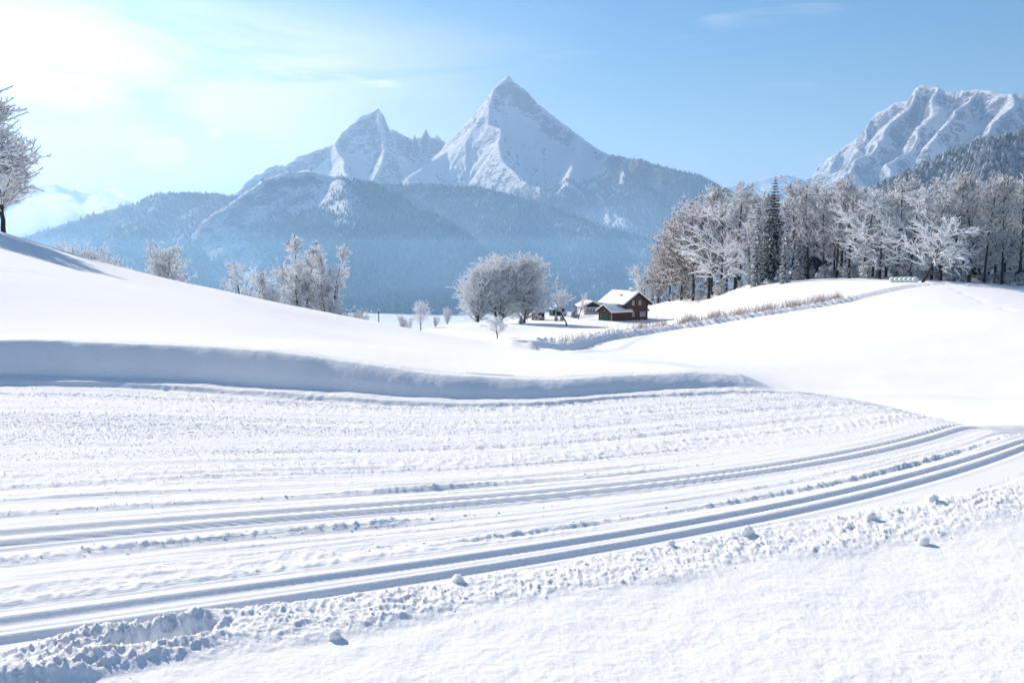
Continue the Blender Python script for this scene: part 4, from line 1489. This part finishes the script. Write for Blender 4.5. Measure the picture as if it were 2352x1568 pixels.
# garage wing with its gable to the left
gx = -4.1 - 2.45
gable_body("garage_wall", 6.6, 5.2, 2.7, 4.35, m_timber, house, cx=gx, cy=-2.35, axis='x')
gr = roof_slab("garage_roof", 6.6, 5.2, 2.7, 4.35, .75, .75, .14, m_trim, house, cx=gx, cy=-2.35, axis='x', lift=.02)
roof_slab("garage_roof_snow", 6.6, 6.6, 2.7, 4.35, .82, .70, .42, m_roofs, gr, cx=gx + .7, cy=-2.35, axis='x', lift=.17, bevel=.10, sub=True, seed=5, smooth=True)
xw = gx - 2.6
for k, yc in enumerate((-3.6, -1.1)):
    d_ = box("garage_door", xw - .06, xw + .02, yc - 1.12, yc + 1.12, .0, 2.15, m_door, house)
    box("handle", xw - .11, xw - .062, yc + .75, yc + .83, .95, 1.15, m_metal, d_)
    for q in range(3):
        box("panel", xw - .085, xw - .062, yc - 1.0 + q * .68, yc - .42 + q * .68, .15, 2.0, m_door, d_)
box("door_post", xw - .09, xw + .02, -2.46, -2.24, 0, 2.25, m_trim, house)
box("lamp", xw - .25, xw - .02, -2.45, -2.25, 2.75, 2.95, m_white, house)
box("drainpipe", gx - 2.72, gx - 2.62, -5.9, -5.8, .0, 2.4, m_metal, house)
# snow slipped onto the lower roof edge, porch roof on the right wall
pr_ = prism("porch_roof", [(4.1, -4.9, 3.2), (5.5, -4.9, 2.6), (5.5, -1.5, 2.6), (4.1, -1.5, 3.2), (4.1, -4.9, 3.32), (5.5, -4.9, 2.72), (5.5, -1.5, 2.72), (4.1, -1.5, 3.32)], BOXF, m_trim, house)
prism("porch_snow", [(4.12, -4.9, 3.34), (5.5, -4.9, 2.74), (5.5, -1.5, 2.74), (4.12, -1.5, 3.34), (4.12, -4.85, 3.7), (5.42, -4.85, 3.1), (5.42, -1.55, 3.1), (4.12, -1.55, 3.7)], BOXF, m_roofs, pr_, None, .08, True)
prism("porch_brace", [(4.1, -4.7, 1.5), (4.1, -4.55, 1.5), (4.1, -4.55, 1.7), (4.1, -4.7, 1.7), (5.3, -4.7, 2.5), (5.3, -4.55, 2.5), (5.3, -4.55, 2.66), (5.3, -4.7, 2.66)], BOXF, m_trim, pr_)

# white-walled house behind
x, y = at(1352, 724, 330)
nh = empty("neighbour_house", (x, y, gz(x, y)), R(14))
tag(nh, "small white-walled house with dark gable half hidden by the garage", "house")
gable_body("wall", 5.6, 7, 2.9, 4.2, m_wall, nh)
prism("dark_gable", [(-2.75, -3.55, 2.6), (2.75, -3.55, 2.6), (2.75, -3.55, 2.85), (0, -3.55, 4.15), (-2.75, -3.55, 2.85), (-2.75, -3.49, 2.6), (2.75, -3.49, 2.6), (2.75, -3.49, 2.85), (0, -3.49, 4.15), (-2.75, -3.49, 2.85)],
      [(0, 1, 2, 3, 4), (5, 6, 7, 8, 9)] + [(i, (i + 1) % 5, 5 + (i + 1) % 5, 5 + i) for i in range(5)], m_black, nh)
rf = roof_slab("roof", 5.6, 7, 2.9, 4.2, .8, .9, .15, m_trim, nh, lift=.02)
roof_slab("roof_snow", 5.6, 7, 2.9, 4.2, .82, .88, .40, m_roofs, rf, lift=.18, bevel=.08, sub=True, seed=9, smooth=True)
for q in range(3):
    window(nh, -1.6 + q * 1.15, 1.75, 1.0, .95, -3.51, 2, False)
box("window_box", -2.3, 1.4, -3.75, -3.52, 1.05, 1.22, m_black, nh)

# small sheds between the big tree and the yard
for px, py, Y, w, l, e, rdg, nm, lab, mt_ in ((1236, 729, 292, 2.8, 3.2, 2.3, 3.0, "wood_shed", "dark wooden shed at the right foot of the huge crown", m_black), (1281, 727, 316, 4.6, 3.0, 2.0, 2.8, "garden_hut", "low dark garden hut behind the pruned fruit tree", m_shutter)):
    x, y = at(px, py, Y)
    sh = empty(nm, (x, y, gz(x, y)), R(20))
    tag(sh, lab, "shed")
    gable_body("wall", w, l, e, rdg, mt_, sh)
    roof_slab("roof", w, l, e, rdg, .3, .3, .1, m_trim, sh, lift=.02)
    roof_slab("snow", w, l, e, rdg, .3, .28, .4, m_roofs, sh, lift=.13, bevel=.08, sub=True, seed=2, smooth=True)
    box("door", -.5, .5, -l / 2 - .05, -l / 2 + .02, 0, 1.8, m_trim, sh)
SHRUB = spruce(22, 2.2, .30, 9, 7, 1.0, .6, .02)
for px, py, Y, sc, lab in ((1277, 728, 282, .95, "snow-capped dwarf conifer, left one of the pair in the yard"), (1291, 727, 282, 1.05, "snow-capped dwarf conifer, right one of the pair in the yard"), (1320, 727, 300, 1.7, "dark bushy conifer beside the thin fruit tree"), (1197, 741, 258, .9, "dark snowy shrub at the foot of the huge tree's thick trunk")):
    x, y = at(px, py, Y)
    plant(SHRUB, "conifer_shrub", x, y, lab, "shrub", None, px * 1., sc)

# utility pole and wires
x, y = at(870, 735, 250)
zt = P(870, 712, 250)[2]
zb = gz(x, y)
pole = empty("utility_pole", (x, y, zb))
tag(pole, "dark wooden utility pole rising behind the snowy ridge", "pole")
vv, ff = tubes(np.array([[[0, 0, -.5], [0, 0, (zt - zb) / 2], [0, 0, zt - zb]]]), np.array([[.16, .14, .12]]), 8)
link("post", mesh_np("pole_post", vv, ff), m_trim.m, pole)
box("cap", -.13, .13, -.13, .13, zt - zb, zt - zb + .25, m_roofs, pole, .05)
for s_ in (-1, 1):
    box("insulator", s_ * .28 - .06, s_ * .28 + .06, -.06, .06, zt - zb - .5, zt - zb - .25, m_white, pole)
box("crossarm", -.4, .4, -.05, .05, zt - zb - .62, zt - zb - .5, m_trim, pole)
ends = [P(1075, 684, 330), P(780, 752, 215)]
for k, (e, lab) in enumerate(zip(ends, ("thin overhead wire running right from the utility pole", "thin overhead wire running left from the utility pole"))):
    t = np.linspace(0, 1, 16)
    a0 = np.array([x, y, zt - .4])
    e = np.array(e)
    q = a0 + (e - a0) * t[:, None]
    q[:, 2] -= 1.0 * 4 * t * (1 - t)
    vv, ff = tubes(q[None], np.full((1, 16), .018), 4)
    tag(link("overhead_wire", mesh_np("overhead_wire", vv, ff), m_trim.m), lab, "wire")

# wrapped hay bales under snow
m_wrap = M("pale_green_wrap", .35, (.42, .56, .36), .5)
m_wrap.base(m_wrap.mix(m_wrap.noise(m_wrap.coords('Object'), 5.0, 4), (.52, .60, .46), (.76, .78, .73)))
bprof = [(0, 0), (.45, 0), (.58, .05), (.63, .15), (.64, .6), (.63, 1.05), (.58, 1.15), (.45, 1.2), (0, 1.2)]
bv, bf = [], []
for k, (r_, l_) in enumerate(bprof):
    for j in range(20):
        a = j * 2 * math.pi / 20
        bv.append((r_ * math.cos(a), l_ - .6, .62 + r_ * math.sin(a)))
for k in range(len(bprof) - 1):
    for j in range(20):
        bf.append((k * 20 + j, k * 20 + (j + 1) % 20, (k + 1) * 20 + (j + 1) % 20, (k + 1) * 20 + j))
BALE = mesh_np("bale_wrap", np.array(bv), np.array(bf))
BALE.materials.append(m_wrap.m)
cv_, cf_ = [], []
for i in range(13):
    a = math.pi * (-.02 + 1.04 * i / 12)
    for j in range(9):
        t = -1 + j / 4
        th_ = .34 * math.sin(math.pi * i / 12) ** .5 * (1 - abs(t) ** 4) + .012
        r_ = .64 + th_
        cv_.append((r_ * math.cos(a), t * .60, .62 + r_ * math.sin(a)))
for i in range(12):
    for j in range(8):
        cf_.append((i * 9 + j, i * 9 + j + 1, (i + 1) * 9 + j + 1, (i + 1) * 9 + j))
CAP = mesh_np("bale_snow", np.array(cv_), np.array(cf_))
CAP.materials.append(m_roofs.m)
ords = ["leftmost", "second from the left", "third from the left", "fourth from the left", "fifth from the left", "rightmost"]
for k in range(6):
    x, y = at(2050 + k * 10.4, 645 + k * .9, 209 - k * .8)
    b_ = empty("hay_bale", (x, y, gz(x, y) - .15), R(-20), .80)
    tag(b_, "pale green wrapped bale under snow, " + ords[k] + " of the six by the wood", "bale", "wrapped bales by the leaning tree")
    link("wrap", BALE, None, b_)
    link("snow_cap", CAP, None, b_)
x, y = at(2104, 650, 205)
st_ = box("marker_stake", -.05, .05, -.05, .05, -.3, 1.3, M("ochre_stake", .7, (.45, .33, .12)).m and m_gable, None)
st_.location = (x, y, gz(x, y))
tag(st_, "thin wooden stake between the wrapped bales and the leaning tree", "stake")

# scrub along the foot of the wood
SCRUB = broadleaf(15, 2.6, .05, .05, 14, 6, 7, .5, a1=(.4, 1.0), up=.05, stems=3, twig=.022, twig_len=.8, snow=.03, frost=.55)
for k in range(34):
    px = 1500 + (2360 - 1500) * (k + rgw.uniform(.1, .9)) / 34
    Y = np.interp(px, *EDGE) + rgw.uniform(0, 7)
    x, y = at(px, 660, Y)
    plant(SCRUB, "undergrowth_bush", x, y, "low frosted scrub at the foot of the wood", "bush", "scrub along the foot of the wood", rgw.uniform(0, 6.28), rgw.uniform(.7, 1.5))

# ------------------------------------------------------------------ loose snow and dry grass
_ico = bmesh.new()
bmesh.ops.create_icosphere(_ico, subdivisions=1, radius=1.0)
ICO_V = np.array([v_.co[:] for v_ in _ico.verts])
ICO_F = np.array([[v_.index for v_ in f_.verts] for f_ in _ico.faces])
_ico.free()
_ico = bmesh.new()
bmesh.ops.create_icosphere(_ico, subdivisions=3, radius=1.0)
ICO3_V = np.array([v_.co[:] for v_ in _ico.verts])
ICO3_F = np.array([[v_.index for v_ in f_.verts] for f_ in _ico.faces])
_ico.free()


def near_z(x, y):
    x, y = np.asarray(x, float), np.asarray(y, float)
    return ground(x, y) + trail_detail(x, y)


def crumbs(name, x, y, z, s_, label, mat, rg, sink=.25):
    n = len(x)
    jit = 1 + rg.normal(0, .22, (n, len(ICO_V), 1))
    sc = s_[:, None, None] * np.stack([rg.uniform(.8, 1.3, n), rg.uniform(.8, 1.3, n), rg.uniform(.6, .95, n)], 1)[:, None]
    V = ICO_V[None] * jit * sc + np.stack([x, y, z + s_ * (.7 - sink)], 1)[:, None]
    Fc = ICO_F[None] + (np.arange(n) * len(ICO_V))[:, None, None]
    me_ = mesh_np(name, V.reshape(-1, 3), Fc.reshape(-1, 3))
    return tag(link(name, me_, mat.m), label, kind="stuff")


rgc = np.random.default_rng(5)
# crumbs: the windrow beside the near track, the ridges between the tracks, the rough far half of the trail
cx_, cy_, cs_ = [], [], []
n = 900
X_ = rgc.uniform(-3.2, 4.2, n)
t_ = np.clip(rgc.normal(.55, .32, n), -.3, 1.05)
Y_ = W_lo(X_) + t_ * (W_up(X_) - W_lo(X_))
cx_.append(X_); cy_.append(Y_); cs_.append(.002 + .007 * rgc.random(n) ** 3)
for vv_, n, x0, x1, sp in ((1.12, 200, -4, .3, .05), (.62, 120, -.8, 3.2, .04), (2.02, 160, -4.5, 2, .04)):
    X_ = rgc.uniform(x0, x1, n)
    yy = np.linspace(3, 13, 900)
    vt = vv_ + rgc.normal(0, sp, n)
    vg_ = vcoord(np.repeat(X_[:, None], 200, 1), np.linspace(3, 12.5, 200)[None].repeat(n, 0))
    kk = np.abs(vg_ - vt[:, None]).argmin(1)
    Y_ = np.linspace(3, 12.5, 200)[kk] + rgc.uniform(-.024, .024, n)
    cx_.append(X_); cy_.append(Y_); cs_.append(.002 + .007 * rgc.random(n) ** 3)
cx_, cy_, cs_ = np.concatenate(cx_), np.concatenate(cy_), np.concatenate(cs_)
crumbs("snow_crumbs", cx_, cy_, near_z(cx_, cy_), cs_, "loose crumbs of snow scattered over the groomed trail", m_clump, rgc, .5)

# fine loose grains over the rough half of the trail and along the windrow
ngg = bpy.data.node_groups.new("snow_grains", 'GeometryNodeTree')
ngg.interface.new_socket("Geometry", in_out='INPUT', socket_type='NodeSocketGeometry')
ngg.interface.new_socket("Geometry", in_out='OUTPUT', socket_type='NodeSocketGeometry')
_N, _L = ngg.nodes, ngg.links
_gi, _go = _N.new('NodeGroupInput'), _N.new('NodeGroupOutput')
_is = _N.new('GeometryNodeMeshIcoSphere')
_is.inputs['Subdivisions'].default_value = 2
_sp = _N.new('GeometryNodeSetPosition')
_nt = _N.new('ShaderNodeTexNoise')
_nt.inputs['Scale'].default_value = 1.6
_vm = _N.new('ShaderNodeVectorMath')
_vm.operation = 'MULTIPLY_ADD'
_vm.inputs[1].default_value = (1.1, 1.1, 1.1)
_vm.inputs[2].default_value = (-.55, -.55, -.55)
_L.new(_nt.outputs['Color'], _vm.inputs[0])
_L.new(_is.outputs['Mesh'], _sp.inputs['Geometry'])
_L.new(_vm.outputs[0], _sp.inputs['Offset'])
_sm = _N.new('GeometryNodeSetMaterial')
_sm.inputs['Material'].default_value = m_snow.m
_L.new(_sp.outputs[0], _sm.inputs[0])
_ip = _N.new('GeometryNodeInstanceOnPoints')
_L.new(_gi.outputs[0], _ip.inputs['Points'])
_L.new(_sm.outputs[0], _ip.inputs['Instance'])
_na = _N.new('GeometryNodeInputNamedAttribute')
_na.data_type = 'FLOAT_VECTOR'
_na.inputs['Name'].default_value = "grain_scale"
_L.new(_na.outputs['Attribute'], _ip.inputs['Scale'])
_rv = _N.new('FunctionNodeRandomValue')
_rv.data_type = 'FLOAT_VECTOR'
_rv.inputs['Max'].default_value = (6.28, 6.28, 6.28)
_L.new(_rv.outputs['Value'], _ip.inputs['Rotation'])
_L.new(_ip.outputs[0], _go.inputs[0])
n = 420000
X_ = rgc.uniform(-8.0, 4.4, n)
Y_ = np.sqrt(rgc.uniform(3.0 ** 2, 11.8 ** 2, n))
vv_ = vcoord(X_, Y_)
tw_ = (Y_ - W_lo(X_)) / np.maximum(W_up(X_) - W_lo(X_), .05)
vq = vv_ + .03 * noise(X_ * .5, vv_ * 2, 30)
dens = sstep(2.15, 2.6, vv_) * (1 - sstep(5.5, 5.75, vv_)) * (.10 + .90 * sstep(-.2, .45, noise(X_ * .16, vq * 3.0, 36)))
dens = np.maximum(dens, .75 * sstep(-.05, .3, tw_) * (1 - sstep(.8, 1.0, tw_)))
dens = np.maximum(dens, .30 * sstep(.42, .6, vv_) * (1 - sstep(1.1, 1.25, vv_)) * sstep(.0, .5, noise(X_ * .3, vq * 4.2, 37)))
inview = (np.abs(X_ / Y_) < .62) & (vv_ < 5.75)
kp = (rgc.random(n) < dens * .42) & inview
X_, Y_ = X_[kp], Y_[kp]
n = len(X_)
gs = (.0020 + .0042 * rgc.random(n) ** 2.5) * np.clip(Y_ / 8, .55, 1.1)
gme = bpy.data.meshes.new("snow_grains")
gme.vertices.add(n)
gme.vertices.foreach_set("co", np.stack([X_, Y_, near_z(X_, Y_) - gs * .25], -1).astype(np.float32).ravel())
_ga_ = gme.attributes.new("grain_scale", 'FLOAT_VECTOR', 'POINT')
_ga_.data.foreach_set("vector", np.stack([gs * 1.2, gs * 1.2, gs], -1).astype(np.float32).ravel())
go_ = link("snow_grains", gme)
go_.modifiers.new("grains", 'NODES').node_group = ngg
tag(go_, "fine loose grains of snow covering the rough half of the trail", kind="stuff")
print("grains", n)

# the larger clumps, one by one
clumps = [(2140, 1145, .060, "large rounded snow clump at the edge of the near ski track, far right"), (2000, 1186, .055, "wide snow clump beside the near track, left of the large rounded one"), (2122, 1236, .048, "egg-shaped snowball lying alone on the smooth powder"), (1948, 1206, .036, "upright snow clump just left below the wide one"),
          (1716, 1222, .058, "big crumbly snow clump bordering the near track right of centre"), (1540, 1246, .040, "crumbly snow clump bordering the near track, left of the big one"), (2063, 1168, .026, "small round clump between the large clumps at the right"),
          (1052, 1330, .048, "snow clump standing up at the track's edge in the middle foreground"), (2246, 1118, .030, "rightmost round snow clump in the loose windrow"),
          (770, 1450, .045, "snow clump standing at the lower edge of the windrow, left foreground")]
for k, (px, py, s_, lab) in enumerate(clumps):
    x, y = flat(px, py, .03)
    s_ *= .58
    rg_ = np.random.default_rng(600 + k)
    dv = ICO3_V.copy()
    nn = fbm(dv[:, 0] * 1.6 + k * 9, dv[:, 1] * 1.6 + dv[:, 2] * 1.3, 500 + k, 4)
    dv = dv * (1 + .60 * nn)[:, None] * np.array([1.1, 1.0, 1.0 if k != 2 else 1.15]) * s_
    me_ = mesh_np("snow_clump", dv, ICO3_F)
    zc_ = float(near_z(np.array([x]), np.array([y]))[0])
    tag(link("snow_clump", me_, m_clump.m, None, (x, y, zc_ + s_ * .30)), lab, "snow clump", "single snow clumps along the ski track")

# ploughed chunks and dry grass along the farm road
seg = np.cumsum([0] + [math.hypot(*(ROAD[i + 1] - ROAD[i])) for i in range(len(ROAD) - 1)])


def road_pt(al, off):
    x = np.interp(al, seg, ROAD[:, 0])
    y = np.interp(al, seg, ROAD[:, 1])
    x2 = np.interp(al + .5, seg, ROAD[:, 0])
    y2 = np.interp(al + .5, seg, ROAD[:, 1])
    d = np.hypot(x2 - x, y2 - y)
    return x - (y2 - y) / d * off, y + (x2 - x) / d * off


n = 420
al = 8 + 112 * rgc.random(n) ** .9
xx, yy = road_pt(al, rgc.normal(2.6, .45, n))
crumbs("ploughed_chunks", xx, yy, gzs(xx, yy), (.09 + .20 * rgc.random(n) ** 2) * np.interp(al, [0, 60, 120], [1.2, .9, .6]), "chunks of ploughed snow lining the farm road", m_clump, rgc)

m_grass = M("dry_grass", .9, (.42, .30, .23), .1)
m_grass.base(m_grass.mix(m_grass.node("ShaderNodeNewGeometry").outputs['Random Per Island'], (.36, .27, .22), (.70, .61, .54)))
n = 3800
al = np.concatenate([18 + 40 * rgc.random(500), 50 + 70 * rgc.random(n - 500)])
cl_ = rgc.integers(0, 70, n)
al = al + .0
off = 3.1 + np.abs(rgc.normal(0, 1.0, n)) + .3 * np.sin(al * .8)
xx, yy = road_pt(al, off)
hh = (.5 + 1.3 * rgc.random(n)) * np.interp(al, [10, 50, 75, 105, 118], [.45, .7, 1.0, 1.1, .7]) * (.6 + .5 * np.clip(noise(al * .45, al * 0, 610) + .4, 0, 1))
hh = hh * np.clip(1.2 + 1.6 * noise(al * .22, al * 0 + 5, 611), .12, 1.25)
b0 = np.stack([xx, yy, gzs(xx, yy) - .1], 1)
tip = b0 + np.stack([rgc.normal(0, .24, n) * hh, rgc.normal(0, .24, n) * hh, hh], 1)
vv, ff = tubes(np.stack([b0, (b0 + tip) / 2 + rgc.normal(0, .02, (n, 3)), tip], 1), np.stack([np.full(n, .020), np.full(n, .016), np.full(n, .008)], 1), 3)
tag(link("dry_grass", mesh_np("dry_grass", vv, ff), m_grass.m), "dry pale grass stalks standing out of the snow beside the farm road", kind="stuff")


# ------------------------------------------------------------------ the winter air
hz = M("haze")
hz.n.clear()
_o = hz.node("ShaderNodeOutputMaterial")
_pv = hz.node("ShaderNodeVolumePrincipled")
_pv.inputs['Color'].default_value = (.20, .54, 1.0, 1)
_pv.inputs['Density'].default_value = HAZE_DENSITY * .85
_pv.inputs['Anisotropy'].default_value = 0.1
_pm = hz.node("ShaderNodeVolumePrincipled")
_pm.inputs['Color'].default_value = (1, 1, 1, 1)
_pm.inputs['Density'].default_value = HAZE_DENSITY * .40
_pm.inputs['Anisotropy'].default_value = 0.7
_ad = hz.node("ShaderNodeAddShader")
hz.l.new(_pv.outputs[0], _ad.inputs[0])
hz.l.new(_pm.outputs[0], _ad.inputs[1])
hz.l.new(_ad.outputs[0], _o.inputs['Volume'])
bm = bmesh.new()
bmesh.ops.create_cube(bm, size=1.0)
me = bpy.data.meshes.new("haze")
bm.to_mesh(me)
bm.free()
hazeo = link("haze", me, hz.m)
hazeo.scale = (44000, 40000, 2130)
hazeo.location = (0, 14000, -230 + 1065)
tag(hazeo, "thin blue winter haze filling the valley air", kind="stuff")

# the denser air lying in the valley, in thin layers
for k, (ztop, dens) in enumerate(((20, 6.0e-5), (120, 5.0e-5), (260, 4.0e-5))):
    lm = M("valley_haze")
    lm.n.clear()
    _o = lm.node("ShaderNodeOutputMaterial")
    _pv = lm.node("ShaderNodeVolumePrincipled")
    _pv.inputs['Color'].default_value = (.34, .66, 1.0, 1)
    _pv.inputs['Density'].default_value = dens
    _pv.inputs['Anisotropy'].default_value = 0.2
    lm.l.new(_pv.outputs[0], _o.inputs['Volume'])
    lo = link("valley_haze", me.copy(), None)
    lo.data.materials.clear()
    lo.data.materials.append(lm.m)
    lo.scale = (20000 - 40 * k, 6300 - 40 * k, ztop + 225 - k)
    lo.location = (0, 1100 + 3150, (ztop - 225) / 2)
    tag(lo, "pale layer of haze lying over the valley floor", kind="stuff")

# bank of mist drifting before the far left mountain
mm_ = M("mist")
mm_.n.clear()
_o = mm_.node("ShaderNodeOutputMaterial")
_pv = mm_.node("ShaderNodeVolumePrincipled")
_pv.inputs['Color'].default_value = (1, 1, 1, 1)
_pv.inputs['Density'].default_value = .006
_pv.inputs['Anisotropy'].default_value = .3
mm_.l.new(_pv.outputs[0], _o.inputs['Volume'])
rgm = np.random.default_rng(9)
sp_ = Soup()
for px, py, r_ in ((70, 520, 210), (95, 500, 250), (125, 492, 230), (150, 500, 200), (60, 540, 200), (105, 525, 260), (145, 520, 220), (180, 505, 150), (215, 488, 130), (235, 478, 150), (255, 470, 120), (262, 452, 90), (255, 440, 60), (195, 515, 160), (225, 505, 150)):
    c_ = np.array(P(px, py, 9000))
    n_ = fbm(ICO3_V[:, 0] * 1.7 + px, ICO3_V[:, 1] * 1.7 + ICO3_V[:, 2] * 1.9, 700 + px % 50, 4)
    sp_.add(ICO3_V * (1 + .55 * n_)[:, None] * np.array([1.1, .8, .75]) * r_ + c_, ICO3_F)
mo = link("mist_bank", sp_.mesh("mist_bank", [mm_]))
tag(mo, "white bank of mist in front of the far left mountain", kind="stuff")
